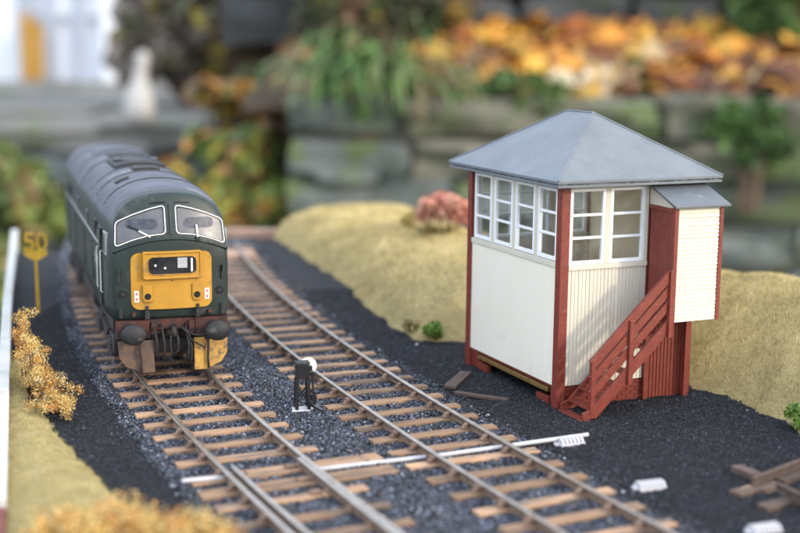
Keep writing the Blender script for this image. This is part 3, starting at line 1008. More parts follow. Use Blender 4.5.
part('clapboards', M['cream'], claps, porch)
part('gable', M['cream'], lambda b: b.prism([(-PD + .2, 52.75), (-.2, 52.75), (-.2, 57.4)], px0 + .1, px0 + .7, 'x'), porch)
part('porch_side', M['cream'], lambda b: b.prism([(-PD + .9, 23), (-.5, 23), (-.5, 57.4), (-PD + .9, 52.6)], px1 - .9, px1 - .2, 'x'), porch)
part('porch_floor', M['red'], lambda b: b.box(px0 + .95, px1 - .95, -PD + .95, -.2, 23.2, 24.3), porch)
def proof(b):
    y0_, z0_, y1_, z1_ = -PD - 1.6, 52.9, 0.3, 58.1
    b.prism([(y0_, z0_), (y1_, z1_), (y1_, z1_ + .6), (y0_, z0_ + .6)], px0 - .9, px1 + 1.6, 'x')
part('porch_roof', M['slate_dark'], proof, porch, bevel=0.1)
part('porch_prop', M['red'], lambda b: b.box(38.2, 39.7, -2.6, -1.1, -0.9, 23.1), porch, bevel=0.12)
# stairs
def sz(x):                                  # stringer line: centre height at distance x along the wall
    return (x - 1.6) * (23.6 / 24.6)
stairs = part('staircase', M['red'], lambda b: b.prism([(0.2, 0), (4.2, 0), (26.2, 21.4), (26.2, 25.2), (2.4, 2.4), (0.2, 1.6)], -12.6, -11.7, 'y'), bevel=0.12)
part('stringer', M['red'], lambda b: b.prism([(0.2, 0), (4.2, 0), (26.2, 21.4), (26.2, 25.2), (2.4, 2.4), (0.2, 1.6)], -2.0, -1.1, 'y'), stairs, bevel=0.12)
for k in range(8):
    z_ = 2.6 + k * 2.95
    x_ = 2.4 + k * 3.05
    part('tread', M['red'], lambda b: b.box(x_ - .2, x_ + 3.0, -11.65, -2.05, z_ - .55, z_), stairs, bevel=0.1)
part('bottom_board', M['red'], lambda b: b.box(-0.6, 2.2, -12.9, -0.9, -0.9, -0.02), stairs, bevel=0.1)
def rail_at(y, m0, zz, h, w_=0.8, x0=2.6, x1=25.6):
    part('handrail', M['red'], lambda b: b.bar((x0, y, sz(x0) + zz), (x1, y, sz(x1) + zz), w_, h), stairs, bevel=0.1)
for yy in (-12.2,):
    rail_at(yy, 0, 13.2, 2.3, 1.1)
    rail_at(yy, 0, 9.3, 2.1, 0.7)
    rail_at(yy, 0, 5.4, 2.1, 0.7)
for xx, y_, zt in ((2.9, -12.2, 14.4), (13.6, -12.75, 13.4), (25.4, -12.75, 14.3)):
    part('newel_post', M['red'], lambda b: b.box(xx - .65, xx + .65, y_ - .6, y_ + .6, max(0.0, sz(xx) - (3.5 if xx > 5 else 0)), sz(xx) + zt), stairs, bevel=0.12)

# ================================================================== LOCOMOTIVE
LA = R(18.2)
ey = Vector((-math.sin(LA), math.cos(LA), 0))
LOC = Vector((-59.95, 342.35, 0)) + ey * 7.0
LO = thing('diesel_locomotive', 'weathered dark green diesel locomotive with yellow panel on its front', 'locomotive', LOC, LA)
LEN = 183.0
def face_y(x, z):
    zl = 39.2 - 0.0145 * x * x
    return 0.0085 * x * x + max(0.0, z - zl) * 0.30 + (0.006 * max(0, z - 44) ** 2)
def outline(hw, top, sh):
    """half outline of the body from bottom edge to the roof centre"""
    half = [(hw - .5, 16.5), (hw - .2, 20), (hw, 26), (hw, 32), (hw - .15, 37), (hw - .5, 40.0)]
    # roof: super-ellipse from shoulder to the crown
    a, b0 = hw - .5, 40.0
    for k in range(1, 13):
        t = (math.pi / 2) * k / 12
        half.append((a * math.cos(t) ** sh, b0 + (top - b0) * math.sin(t) ** sh))
    return half
def ring(hw, top, sh, ins=0.0):
    h = outline(hw, top, sh)
    pts = h + [(-x, z) for x, z in reversed(h[:-1])]
    cx, cz = 0, 33
    out = []
    for x, z in pts:
        if ins:
            d = math.hypot(x - cx, z - cz)
            f = (d - ins) / d
            x, z = cx + (x - cx) * f, cz + (z - cz) * f
        out.append((x, z))
    return out
rings = []
F0 = (15.9, 51.2, 0.86)
R0 = ring(*F0)
npt = len(R0)
for sc in (0.02, .1, .2, .3, .4, .5, .58, .66, .74, .82, .90, .955):
    rings.append([(x * sc, 33 + (z - 33) * sc) for x, z in R0])
ys_face = [[face_y(x, z) for x, z in r_] for r_ in rings]
R1 = [(x * .985, 33 + (z - 33) * .985) for x, z in R0]
rings.append(R1); ys_face.append([face_y(x, z) + .25 for x, z in R1])
rings.append(R0); ys_face.append([face_y(x, z) + 1.0 for x, z in R0])
def blend(t):
    return ring(F0[0] + (17.3 - F0[0]) * t, F0[1] + (53.0 - F0[1]) * t, F0[2] + (0.9 - F0[2]) * t)
for yy, t in ((7, .25), (11, .55), (16, .85), (22, 1.0), (60, 1), (110, 1), (LEN - 22, 1), (LEN - 10, .5), (LEN - 3, .1)):
    rr_ = blend(t)
    rings.append(rr_); ys_face.append([max(yy, face_y(x, z) + 2 + yy * .35) if yy < 20 else yy for x, z in rr_])
for sc, yy in ((.96, LEN), (.5, LEN + .5), (.02, LEN + .5)):
    rings.append([(x * sc, 33 + (z - 33) * sc) for x, z in R0]); ys_face.append([yy] * npt)
mb = MB()
vs, fs, mi = [], [], []
for r_, yy in zip(rings, ys_face):
    vs += [(x, y, z) for (x, z), y in zip(r_, yy)]
for i in range(len(rings) - 1):
    for k in range(npt):
        k2 = (k + 1) % npt
        fs.append((i * npt + k, i * npt + k2, (i + 1) * npt + k2, (i + 1) * npt + k))
        zc = (rings[i][k][1] + rings[i][k2][1]) / 2
        mi.append(1 if (zc > 43.6 and 14 <= i <= len(rings) - 4) else 0)
mb.v, mb.f, mb.mi = vs, fs, mi
body = mb.build('body', [M['green'], M['roofgrey']], LO, smooth='all')
def fpatch(pts, off, name, m, parent, thick=0.0, n=12, yfn=face_y):
    """a patch laid on the cab front: closed outline in (x, z), filled by a fan of rings so that it follows the curve"""
    cx = sum(q[0] for q in pts) / len(pts)
    cz = sum(q[1] for q in pts) / len(pts)
    mb = MB()
    vs, fs = [], []
    N = len(pts)
    scs = [1.0, .8, .6, .4, .2, .02]
    for sc in scs:
        for x, z in pts:
            X, Z = cx + (x - cx) * sc, cz + (z - cz) * sc
            vs.append((X, yfn(X, Z) - off, Z))
    for i in range(len(scs) - 1):
        for k in range(N):
            fs.append((i * N + k, i * N + (k + 1) % N, (i + 1) * N + (k + 1) % N, (i + 1) * N + k))
    if thick:
        b = len(vs)
        for x, z in pts:
            vs.append((x, yfn(x, z) - off + thick, z))
        for k in range(N):
            fs.append((k, b + k, b + (k + 1) % N, (k + 1) % N))
    mb.add(vs, fs)
    o = mb.build(name, m, parent, smooth=True)
    return o
def rrect(x0, x1, z0, z1, r, n=5, seg=4):
    pts = []
    for cx, cz, a0 in ((x1 - r, z1 - r, 0), (x0 + r, z1 - r, 90), (x0 + r, z0 + r, 180), (x1 - r, z0 + r, 270)):
        for k in range(n + 1):
            a = R(a0 + 90 * k / n)
            pts.append((cx + r * math.cos(a), cz + r * math.sin(a)))
    out = []
    for i, q in enumerate(pts):
        nx = pts[(i + 1) % len(pts)]
        out.append(q)
        d = math.hypot(nx[0] - q[0], nx[1] - q[1])
        m_ = int(d / 1.5)
        for k in range(1, m_):
            out.append((q[0] + (nx[0] - q[0]) * k / m_, q[1] + (nx[1] - q[1]) * k / m_))
    return out
# windscreens
def round_poly(P, r, n=4):
    out = []
    N = len(P)
    for i in range(N):
        a, b, c = Vector(P[i - 1]), Vector(P[i]), Vector(P[(i + 1) % N])
        da, dc_ = (a - b), (c - b)
        rr1 = min(r, da.length * .4)
        rr2 = min(r, dc_.length * .4)
        p, q = b + da.normalized() * rr1, b + dc_.normalized() * rr2
        for k in range(n + 1):
            t = k / n
            out.append(tuple(p * (1 - t) ** 2 + b * 2 * t * (1 - t) + q * t * t))
    return out
def dense(P, step=1.0):
    out = []
    for i, q in enumerate(P):
        nx = P[(i + 1) % len(P)]
        out.append(q)
        d = math.hypot(nx[0] - q[0], nx[1] - q[1])
        m_ = int(d / step)
        for k in range(1, m_):
            out.append((q[0] + (nx[0] - q[0]) * k / m_, q[1] + (nx[1] - q[1]) * k / m_))
    return out
for sgn in (-1, 1):
    base = [(1.5, 40.3), (6, 39.9), (10.5, 38.7), (14.9, 36.9), (14.5, 43.4), (10, 45.4), (5.5, 46.9), (1.5, 47.8)]
    P = [(sgn * x, z) for x, z in base]
    P = dense(round_poly(P, 1.0, 3), 0.8)
    ws = fpatch(P, 0.06, 'windscreen', M['screen'], LO)
    mb = MB()
    mb.tube([(x, face_y(x, z) - .14, z) for x, z in P], 0.19, 6, closed=True)
    mb.build('frame', M['whitepaint'], ws, smooth='all')
    # dark gasket inside the white frame
    cx = sum(q[0] for q in P) / len(P); cz = sum(q[1] for q in P) / len(P)
    Q = [(cx + (x - cx) * .95, cz + (z - cz) * .93) for x, z in P]
    mb = MB()
    mb.tube([(x, face_y(x, z) - .14, z) for x, z in Q], 0.14, 5, closed=True)
    mb.build('gasket', M['black'], ws, smooth='all')
    # clear arc swept by the wiper
    wpx = sgn * 7.2
    arc = [(wpx + sgn * .5 + 4.3 * math.cos(R(15 * k)), 42.9 - sgn * 0.0 + 1.7 * math.sin(R(15 * k)) + .25 * math.sin(R(45 * k))) for k in range(24)]
    fpatch(arc, 0.085, 'swept_glass', M['swept'], ws)
# wipers
mb = MB()
def fp(x, z, o=.5): return (x, face_y(x, z) - o, z)
mb.bar(fp(-5.6, 39.6), fp(-8.6, 41.2), .35, .35); 
wl = mb.build('wiper', M['whitepaint'], LO)
mb = MB(); mb.bar(fp(-8.0, 40.9, .45), fp(-11.3, 42.6, .4), .28, .28); mb.build('wiper_blade', M['black'], wl)
mb = MB(); mb.bar(fp(7.2, 39.0), fp(7.0, 42.4, .45), .45, .35)
wr = mb.build('wiper', M['whitepaint'], LO)
mb = MB(); mb.box(6.7, 7.7, face_y(7, 39) - .9, face_y(7, 39), 38.2, 39.2); mb.build('wiper_motor', M['green'], wr)
# lip under the windscreens, brow grooves above
mb = MB()
mb.tube([fp(x, 38.9 - .0145 * x * x, .0) for x in np.linspace(-15.6, 15.6, 33)], .42, 6)
mb.build('nose_lip', M['green'], LO, smooth='all')
for sgn in (-1, 1):
    mb = MB()
    mb.tube([fp(sgn * x, 48.6 - .010 * x * x, .05) for x in np.linspace(1.2, 5.4, 6)], .22, 5)
    mb.build('vent_slot', M['black'], LO)
mb = MB(); mb.bar(fp(0, 40.0, .1), fp(0, 48.0, .1), .7, .5, (0, 1, 0)); mb.build('centre_pillar', M['green'], LO, bevel=.1)
# yellow warning panel
yp = fpatch(rrect(-11.0, 11.0, 19.6, 35.2, 2.2), .08, 'warning_panel', M['yellow'], LO)
# headcode box
hb = fpatch(rrect(-8.0, 8.0, 28.0, 35.6, .4), 1.0, 'headcode_box', M['yellow'], LO, thick=1.2, yfn=lambda x, z: 0.004 * x * x)
mb = MB()
mb.tube([(x, 0.004 * x * x - 1.05, z) for x, z in rrect(-7.7, 7.7, 28.3, 35.3, .4)], .3, 6, closed=True)
mb.build('box_rim', M['yellow'], hb, smooth='all')
fpatch(rrect(-6.5, 6.5, 29.4, 34.1, 1.5), 1.06, 'headcode_glass', M['headcode'], hb, yfn=lambda x, z: 0.004 * x * x)
mb = MB()
mb.tube([(x, 0.004 * x * x - 1.08, z) for x, z in rrect(-6.6, 6.6, 29.3, 34.2, 1.5)], .16, 5, closed=True)
mb.build('glass_rim', M['dirtyyellow'], hb, smooth='all')
part('blank_panel', M['palegrey'], lambda b: b.box(1.4, 4.0, -1.22, -1.0, 31.0, 33.8), hb)
part('white_bar', M['whitepaint'], lambda b: b.box(5.0, 5.5, -1.18, -.9, 29.9, 33.6), hb)
for xx, zz in ((-4.6, 31.9), (-2.0, 31.1)):
    mb = MB(); mb.lathe([(.32, -1.25), (.32, -1.0)], 10, (xx, 0, zz), 'y'); mb.build('marker_dot', M['whitepaint'], hb)
# lamp pods, lamps, warning flashes
for sgn in (-1, 1):
    xx = sgn * 6.7
    y0 = face_y(xx, 24)
    mb = MB()
    mb.prism([(xx - 1.35, 26.4), (xx + 1.35, 26.4), (xx + 1.35, 22.6), (xx + .8, 21.6), (xx - .8, 21.6), (xx - 1.35, 22.6)], y0 - .75, y0 + .3, 'y')
    pod = mb.build('lamp_pod', M['yellow'], LO, bevel=.25)
    mb = MB(); mb.lathe([(.85, y0 - .95), (.95, y0 - .6)], 14, (xx, 0, 23.3), 'y'); mb.build('lens', M['black'], pod)
    xx = sgn * 9.6
    y0 = face_y(xx, 24)
    fl = part('warning_flash', M['whitepaint'], lambda b: b.box(xx - .62, xx + .62, y0 - .2, y0 + .2, 21.7, 24.8), LO)
    for zz in (22.5, 24.0):
        part('red_cross', M['redpaint'], lambda b: (b.box(xx - .42, xx + .42, y0 - .24, y0 - .1, zz - .12, zz + .12), b.box(xx - .12, xx + .12, y0 - .24, y0 - .1, zz - .42, zz - .121), b.box(xx - .12, xx + .12, y0 - .24, y0 - .1, zz + .121, zz + .42)), fl)
    xx = sgn * 13.2
    y0 = face_y(xx, 24)
    mb = MB(); mb.lathe([(1.15, y0 - .45), (1.2, y0 + .5)], 16, (xx, 0, 24.0), 'y')
    lp = mb.build('tail_lamp', M['black'], LO, smooth=True)
    mb = MB(); mb.lathe([(.55, y0 - .6), (.6, y0 - .3)], 12, (xx, 0, 24.0), 'y'); mb.build('lens', M['darkgrey'], lp)
    part('lamp_iron', M['darkgrey'], lambda b: (b.box(sgn * 14.2 - .5, sgn * 14.2 + .5, 1.0, 2.0, 27.2, 29.4), b.box(sgn * 14.2 - .25, sgn * 14.2 + .25, .6, 1.8, 29.3, 31)), LO, bevel=.1)
    part('bracket', M['darkgrey'], lambda b: (b.box(sgn * 6.9 - .65, sgn * 6.9 + .65, -.35, .8, 17.0, 19.3), b.box(sgn * 6.9 - .4, sgn * 6.9 + .4, -.2, .6, 19.31, 20.6)), LO, bevel=.12)
    part('footstep_bracket', M['darkgrey'], lambda b: b.box(sgn * 13.9 - .5, sgn * 13.9 + .5, .9, 2.2, 17.4, 20.2), LO, bevel=.1)
    mb = MB(); y0 = face_y(sgn * 10.4, 18); mb.lathe([(.6, y0 - .2), (.65, y0 + .1)], 10, (sgn * 10.4, 0, 18.3), 'y'); mb.build('red_socket', M['dullred'], LO)
# buffer beam and running gear at the front
part('buffer_beam', M['dullred'], lambda b: (b.box(-15.2, -6.2, 0.9, 3.5, 11.6, 16.45), b.box(6.2, 15.2, 0.9, 3.5, 11.6, 16.45), b.box(-6.2, 6.2, 1.6, 3.5, 13.6, 16.45)), LO, bevel=.15)
part('drawgear_box', M['dullred'], lambda b: (b.box(-5.9, -4.5, 0.2, 2.0, 12.6, 15.8), b.box(4.4, 6.0, 0.2, 2.0, 12.4, 16.0)), LO, bevel=.15)
for sgn in (-1, 1):
    mb = MB()
    mb.lathe([(1.9, 1.0), (1.9, -1.6), (1.35, -1.7), (1.35, -5.2)], 16, (sgn * 11.4, 0, 13.9), 'y')
    bf = mb.build('buffer', M['under'], LO, smooth=True)
    mb = MB()
    mb.lathe([(2.5, -5.0), (2.75, -5.2), (2.75, -5.6), (2.2, -6.25), (1.1, -6.6), (.05, -6.72)], 28, (sgn * 11.4, 0, 13.9), 'y', sx=1.2)
    mb.build('buffer_head', M['darkgrey'], bf, smooth=True)
    # deflector plate under the buffer
    m_ = M['rustplate'] if sgn < 0 else M['dirtyyellow']
    pts = [(sgn * 15.0, 11.0), (sgn * 5.6, 11.2), (sgn * 5.4, 2.6), (sgn * 8.5, 2.5), (sgn * 13.0, 4.2), (sgn * 14.8, 6.6)]
    mb = MB()
    n_ = len(pts)
    fr = lambda x, z: -0.8 - (11 - z) * .18 + .012 * (abs(x) - 5) ** 2
    vs = [(x, fr(x, z), z) for x, z in pts] + [(x, fr(x, z) + .6, z) for x, z in pts]
    mb.add(vs, [tuple(range(n_)), tuple(range(2 * n_ - 1, n_ - 1, -1))] + [(i, (i + 1) % n_, (i + 1) % n_ + n_, i + n_) for i in range(n_)])
    df = mb.build('deflector_plate', m_, LO, bevel=.12)
    mb = MB()
    xs_ = sgn * 9.2
    mb.tube([(xs_, -1.2, 11.6), (xs_ + .15 * sgn, -1.9, 9.0), (xs_ - .1 * sgn, -2.4, 6.0), (xs_, -2.9, 3.0)], .38, 7)
    mb.build('hanging_pipe', M['under'], df, smooth='all')
    part('plate_bracket', M['under'], lambda b: b.box(sgn * 10 - 1.5, sgn * 10 + 1.5, -.6, 1.0, 10.6, 12.0), df)
for xs_, z0, z1, m_ in ((-5.2, 14.8, 6.4, 'under'), (-3.2, 15.0, 5.4, 'darkgrey'), (.6, 14.6, 8.0, 'darkgrey'), (3.4, 14.8, 5.0, 'under'), (4.2, 13.5, 4.6, 'darkgrey')):
    mb = MB()
    mb.tube([(xs_, 1.4, z0), (xs_, -.6, z0 - .6), (xs_ + .2, -1.6, z0 - 2.2), (xs_ + .5, -2.1, (z0 + z1) / 2), (xs_ + .4, -1.8, z1 + 1), (xs_ + .1, -1.2, z1)], [.3, .3, .34, .38, .38, .3], 7)
    mb.build('air_hose', M['hose'], LO, smooth='all')
mb = MB()
mb.tube([(0, 1.6, 14.2), (0, -1.2, 14.2), (0, -2.0, 13.6), (0, -2.0, 12.6), (0, -1.4, 12.2)], .6, 8)
hk = mb.build('coupling_hook', M['under'], LO, smooth='all')
for dx in (-.8, .8):
    mb = MB()
    mb.tube([(dx, -1.7, 12.8), (dx * 1.4, -2.0, 10.5), (dx * 1.2, -1.7, 8.0), (0, -1.6, 7.2)], .32, 6)
    mb.build('link', M['hose'], hk, smooth='all')
mb = MB()
mb.tube([(3.2, -1.6, 13.6), (5.4, -2.3, 12.4), (7.6, -2.6, 12.2), (9.6, -1.8, 12.9)], .3, 6)
mb.tube([(3.4, -1.6, 12.4), (5.2, -2.4, 10.6), (7.0, -2.7, 9.6), (8.2, -2.4, 8.6)], .26, 6)
mb.tube([(2.0, -1.4, 14.6), (3.6, -2.0, 13.2), (4.4, -2.2, 11.6)], .3, 6)
mb.build('jumper_cable', M['hose'], LO, smooth='all')
# underframe and bogies
part('underframe', M['under'], lambda b: b.box(-15.8, 15.8, 4.0, LEN - 4, 13.6, 16.4), LO)
part('fuel_tank', M['under'], lambda b: b.prism([(-15.6, 14), (15.6, 14), (15.6, 9), (12, 5.5), (-12, 5.5), (-15.6, 9)], 66, 108, 'y'), LO, bevel=.4)
def wheel_mesh():
    mb = MB()
    mb.lathe([(6.2, -1.6), (7.2, -1.5), (7.2, -1.1), (6.6, -1.0), (6.45, 1.1), (5.6, 1.2), (5.2, .8), (2.4, .8), (1.8, 1.4), (.1, 1.5)], 28, (0, 0, 0), 'x')
    return mb.mesh('wheel', M['under'], smooth=True)
WM = wheel_mesh()
for yb in (33.0, LEN - 33.0):
    bg = part('bogie', M['under'], lambda b: (b.box(-13.6, -12.2, yb - 27, yb + 27, 6.6, 9.6), b.box(12.2, 13.6, yb - 27, yb + 27, 6.6, 9.6),
                                             b.box(-12.2, 12.2, yb - 3, yb + 3, 7, 11), b.box(-12.2, 12.2, yb - 27, yb - 25.4, 6, 10)), LO, bevel=.3)
    for sgn in (-1, 1):
        for dy in (-17, 17):
            wo = obj('wheel', WM, bg)
            wo.location = Vector((sgn * 9.6, yb + dy, 6.6)) * S
            if sgn < 0: wo.rotation_euler = (0, 0, math.pi)
            part('axle_box', M['under'], lambda b: (b.box(min(sgn * 13.6, sgn * 16.0), max(sgn * 13.6, sgn * 16.0), yb + dy - 2.6, yb + dy + 2.6, 4.0, 8.6), b.box(min(sgn * 13.6, sgn * 15.2), max(sgn * 13.6, sgn * 15.2), yb + dy - 5.5, yb + dy + 5.5, 8.7, 10.0)), bg, bevel=.4)
            for d2 in (-4.6, 4.6):
                mb = MB()
                for q in range(5):
                    mb.lathe([(1.2, 4.6 + q * .85), (1.5, 4.85 + q * .85), (1.2, 5.2 + q * .85)], 10, (sgn * 14.8, yb + dy + d2, 0), 'z')
                mb.build('spring', M['under'], bg)
        mb = MB()
        for q in range(7):
            hw_ = 9 - q * 1.1
            mb.box(min(sgn * 13.8, sgn * 15.4), max(sgn * 13.8, sgn * 15.4), yb - hw_, yb + hw_, 9.2 - q * .62, 9.2 - q * .62 + .5)
        mb.build('leaf_spring', M['under'], bg)
        part('sand_box', M['under'], lambda b: b.box(min(sgn * 12.8, sgn * 15.6), max(sgn * 12.8, sgn * 15.6), yb - 27.5, yb - 23.2, 6.4, 11.4), bg, bevel=.4)
# sides: doors, windows, grilles, waistband, handrails
def side_x(y):
    t = np.interp(y, [1, 7, 11, 16, 22, LEN - 22, LEN - 10, LEN - 3], [0, .25, .55, .85, 1, 1, .5, .1])
    return 15.9 + 1.4 * t
for sgn in (-1, 1):
    def sb(name, m, y0, y1, z0, z1, prj=.08, parent=LO, bevel=0.0):
        xa = sgn * (side_x((y0 + y1) / 2) + prj)
        xb = sgn * (side_x((y0 + y1) / 2) - .8)
        return part(name, M[m], lambda b: b.box(min(xa, xb), max(xa, xb), y0, y1, z0, z1), parent, bevel)
    # cab side window and door
    cw = sb('cab_window', 'palegrey', 9.2, 15.0, 33.6, 39.8, .10)
    sb('pane', 'screen', 9.7, 14.5, 34.1, 39.3, .15, cw)
    dr_ = sb('cab_door', 'green', 17.5, 23.5, 18.2, 40.0, .22)
    sb('door_window', 'screen', 18.6, 22.4, 34.4, 39.2, .34, dr_)
    sb('door_gap', 'black', 17.0, 17.45, 18.2, 40.0, .12, dr_)
    sb('door_gap', 'black', 23.55, 24.0, 18.2, 40.0, .12, dr_)
    for yy in (16.2, 24.6):
        mb = MB()
        xx = sgn * (side_x(yy) + .5)
        mb.tube([(xx - sgn * .5, yy, 22), (xx, yy, 22.3), (xx, yy, 33.6), (xx - sgn * .5, yy, 33.9)], .17, 6)
        mb.build('grab_rail', M['whitepaint'], LO)
    sb('waistband', 'palegrey', 25.2, LEN - 26, 34.6, 35.1, .16)
    for y0, y1, z0, z1, m_ in ((32, 40, 36.2, 40.2, 'darkgrey'), (43, 55, 21, 33, 'darkgrey'), (60, 66, 35.6, 39.6, 'screen'), (72, 90, 20.5, 33.5, 'darkgrey'), (96, 102, 35.6, 39.6, 'screen'), (108, 124, 21, 33, 'darkgrey'), (130, 138, 36, 40, 'darkgrey'), (144, 150, 18.2, 40, 'green')):
        pn = sb('side_panel', m_, y0, y1, z0, z1, .14)
        if m_ == 'darkgrey':
            nsl = int((z1 - z0) / 1.5)
            for q in range(nsl):
                zz = z0 + .5 + q * 1.5
                sb('slat', 'green', y0 + .5, y1 - .5, zz, zz + .7, .26, pn)
    # running number
    tv, tf = text_mb('D6327', 4.0)
    mb = MB()
    xx = side_x(30) + .02 + .1
    for k_, (a, b, c) in enumerate(tv):
        yy_ = 30.0 + (a if sgn > 0 else -a) * 1.0
        mb.v.append((sgn * xx, yy_, 28.0 + b))
    mb.f = list(tf); mb.mi = [0] * len(tf)
    mb.build('running_number', M['whitepaint'], LO)
# roof details
def roof_z(x, hw=17.3, top=53.0, sh=.9):
    a = hw - .5
    c = min(1, abs(x) / a)
    t = math.acos(c ** (1 / sh)) if c < 1 else 0
    return 40 + (top - 40) * math.sin(t) ** sh
def roof_strip(y0, y1, x0, x1, lift, name, m, parent=LO):
    mb = MB()
    n_ = 18
    vs = []
    for k in range(n_ + 1):
        x = x0 + (x1 - x0) * k / n_
        z = roof_z(x)
        vs += [(x, y0, z + lift), (x, y1, z + lift), (x, y0, z - .5), (x, y1, z - .5)]
    fs = []
    for k in range(n_):
        i, j = 4 * k, 4 * k + 4
        fs += [(i, j, j + 1, i + 1), (i, i + 2, j + 2, j), (i + 1, j + 1, j + 3, i + 3)]
    fs += [(0, 1, 3, 2), (4 * n_, 4 * n_ + 2, 4 * n_ + 3, 4 * n_ + 1)]
    mb.add(vs, fs)
    return mb.build(name, m, parent, smooth=True)
for yy in (24, 46, 62, 96, 118, 150):
    roof_strip(yy, yy + .8, -15.5, 15.5, .22, 'roof_seam', M['darkgrey'])
roof_strip(34, 38, -11.0, -7.2, .5, 'roof_hatch', M['darkgrey'])
gr = roof_strip(66, 92, -8, 8, .9, 'fan_grille', M['darkgrey'])
mb = MB(); mb.lathe([(7, 53.3), (7.2, 54.1), (6.2, 54.2), (6.0, 53.5)], 28, (0, 79, 0), 'z'); mb.build('fan_ring', M['roofgrey'], gr, smooth=True)
roof_strip(50, 58, -4, 4, .7, 'exhaust_panel', M['darkgrey'])
roof_strip(102, 114, -6, 6, .5, 'roof_hatch', M['darkgrey'])
roof_strip(128, 142, -9, 9, .45, 'roof_hatch', M['roofgrey'])
for sgn in (-1, 1):
    mb = MB()
    mb.tube([(sgn * 16.0, y_, 43.2) for y_ in np.linspace(24, LEN - 24, 12)], .28, 6)
    mb.build('gutter', M['darkgrey'], LO)
mb = MB(); mb.tube([(9.8, 20, 49.0), (9.9, 20, 50.4), (9.9, 27, 50.6), (9.9, 27, 49.2)], .2, 6); mb.build('roof_handle', M['darkgrey'], LO)

# ================================================================== LINESIDE THINGS
# ground signal with white disc
gp = gnd(303, 409, -2.1)
gs = thing('ground_signal', 'small black ground signal with white disc standing between the tracks', 'ground signal', gp, R(14))
part('signal_case', M['black'], lambda b: b.box(-1.9, 1.5, -1.4, 1.4, 8.4, 12.3), gs, bevel=.2)
part('case_lid', M['darkgrey'], lambda b: b.box(-2.05, 1.65, -1.55, 1.55, 12.3, 12.7), gs, bevel=.1)
mb = MB(); mb.lathe([(2.25, 1.6), (2.25, 1.85), (2.1, 1.95), (.02, 1.95)], 26, (1.7, 0, 11.1), 'y'); mb.build('disc', M['whitepaint'], gs)
part('lens_housing', M['black'], lambda b: (b.box(1.5, 2.9, -.9, .9, 8.8, 10.0), b.box(1.2, 2.3, -1.0, .6, 10.3, 11.6)), gs, bevel=.12)
for xx, yy in ((-1.6, -1.1), (-1.6, 1.1), (1.2, -1.1), (1.2, 1.1)):
    part('leg', M['black'], lambda b: b.bar((xx, yy, 8.4), (xx * 1.15, yy * 1.2, 0.1), .8, .8, (0, 1, 0)), gs)
for yy in (-1.2, 1.2):
    part('brace', M['black'], lambda b: (b.bar((-1.6, yy, 2), (1.3, yy, 6), .3, .3, (0, 1, 0)), b.bar((-1.6, yy, 6), (1.3, yy, 2.4), .3, .3, (0, 1, 0))), gs)
part('counterweight_rod', M['black'], lambda b: (b.bar((2.3, -.2, 9.4), (2.9, -.4, 1.4), .45, .45, (0, 1, 0)), b.bar((1.6, -.9, 5), (3.2, -.6, 4.2), .8, .6)), gs)
part('balance_weight', M['black'], lambda b: b.box(2.0, 3.5, -1.0, .2, 2.2, 4.0), gs, bevel=.15)
part('pedal', M['black'], lambda b: b.bar((1.4, -1.6, 2.0), (4.4, -4.2, 0.5), 1.3, .5), gs)
part('foot_plate', M['plastic'], lambda b: b.prism([(-3.2, -2.0), (1.6, -2.2), (2.6, -.2), (1.8, 1.9), (-2.6, 1.7)], -.1, .3, 'z'), gs, bevel=.08)

# cut-out speed sign
sp = gnd(38, 313, -2.3)
ss = thing('speed_sign', 'yellow cut-out speed sign reading 50 on a slim post', 'speed sign', sp, R(6))
part('post', M['signyellow'], lambda b: b.bar((0.2, 0, -2), (0, 0, 21.2), .95, .5, (0, 1, 0)), ss, bevel=.1)
part('shield_base', M['signyellow'], lambda b: b.prism([(-3.9, 22.2), (3.9, 22.2), (3.9, 20.6), (1.2, 18.8), (-1.2, 18.8), (-3.9, 20.6)], -.26, .26, 'y'), ss)
for s_, xc in (('5', -2.15), ('0', 2.15)):
    tv, tf = text_mb(s_, 8.6, .035)
    xs2 = [a for a, b, c in tv]
    zs2 = [b for a, b, c in tv]
    cx = (min(xs2) + max(xs2)) / 2
    sx_ = 3.9 / (max(xs2) - min(xs2))
    sz_ = 6.2 / (max(zs2) - min(zs2))
    mb = MB()
    mb.v = [((a - cx) * sx_ + xc, -c, 22.1 + (b - min(zs2)) * sz_) for a, b, c in tv]
    mb.f = list(tf); mb.mi = [0] * len(tf)
    mb.build('numeral', M['signyellow'], ss)

# edging board on the left
_ep = [gnd(a_, b_, 2.0) for a_, b_ in ((5, 533), (7, 470), (9, 400), (12, 300), (18, 229))]
_ex, _ey = [q.x for q in _ep], [q.y for q in _ep]
_sl = (_ex[1] - _ex[0]) / (_ey[1] - _ey[0])
_ex, _ey = [_ex[0] + (90 - _ey[0]) * _sl] + _ex, [90.0] + _ey
def edge_x(y): return np.interp(y, _ey, _ex)
eb = None
def edging(y0, y1, z1, m, name, label):
    mb = MB()
    n_ = 14
    vs, fs = [], []
    for k in range(n_ + 1):
        y = y0 + (y1 - y0) * k / n_
        x = float(edge_x(y))
        vs += [(x, y, z1), (x, y, -12), (x - 3.0, y - 0.9, -12), (x - 3.0, y - 0.9, z1)]
    for k in range(n_):
        for q in range(4):
            fs.append((4 * k + q, 4 * k + (q + 1) % 4, 4 * k + 4 + (q + 1) % 4, 4 * k + 4 + q))
    fs += [(0, 1, 2, 3), tuple(4 * n_ + q for q in (3, 2, 1, 0))]
    mb.add(vs, fs)
    return tag(mb.build(name, m, bevel=.3), label, 'edging board')
edging(246, 618, 2.2, M['edge_white'], 'edging_board', 'long white painted edging board along the left of the layout')
edging(92, 245, 0.8, M['edge_red'], 'edging_board', 'red brown edging board in the bottom left corner')

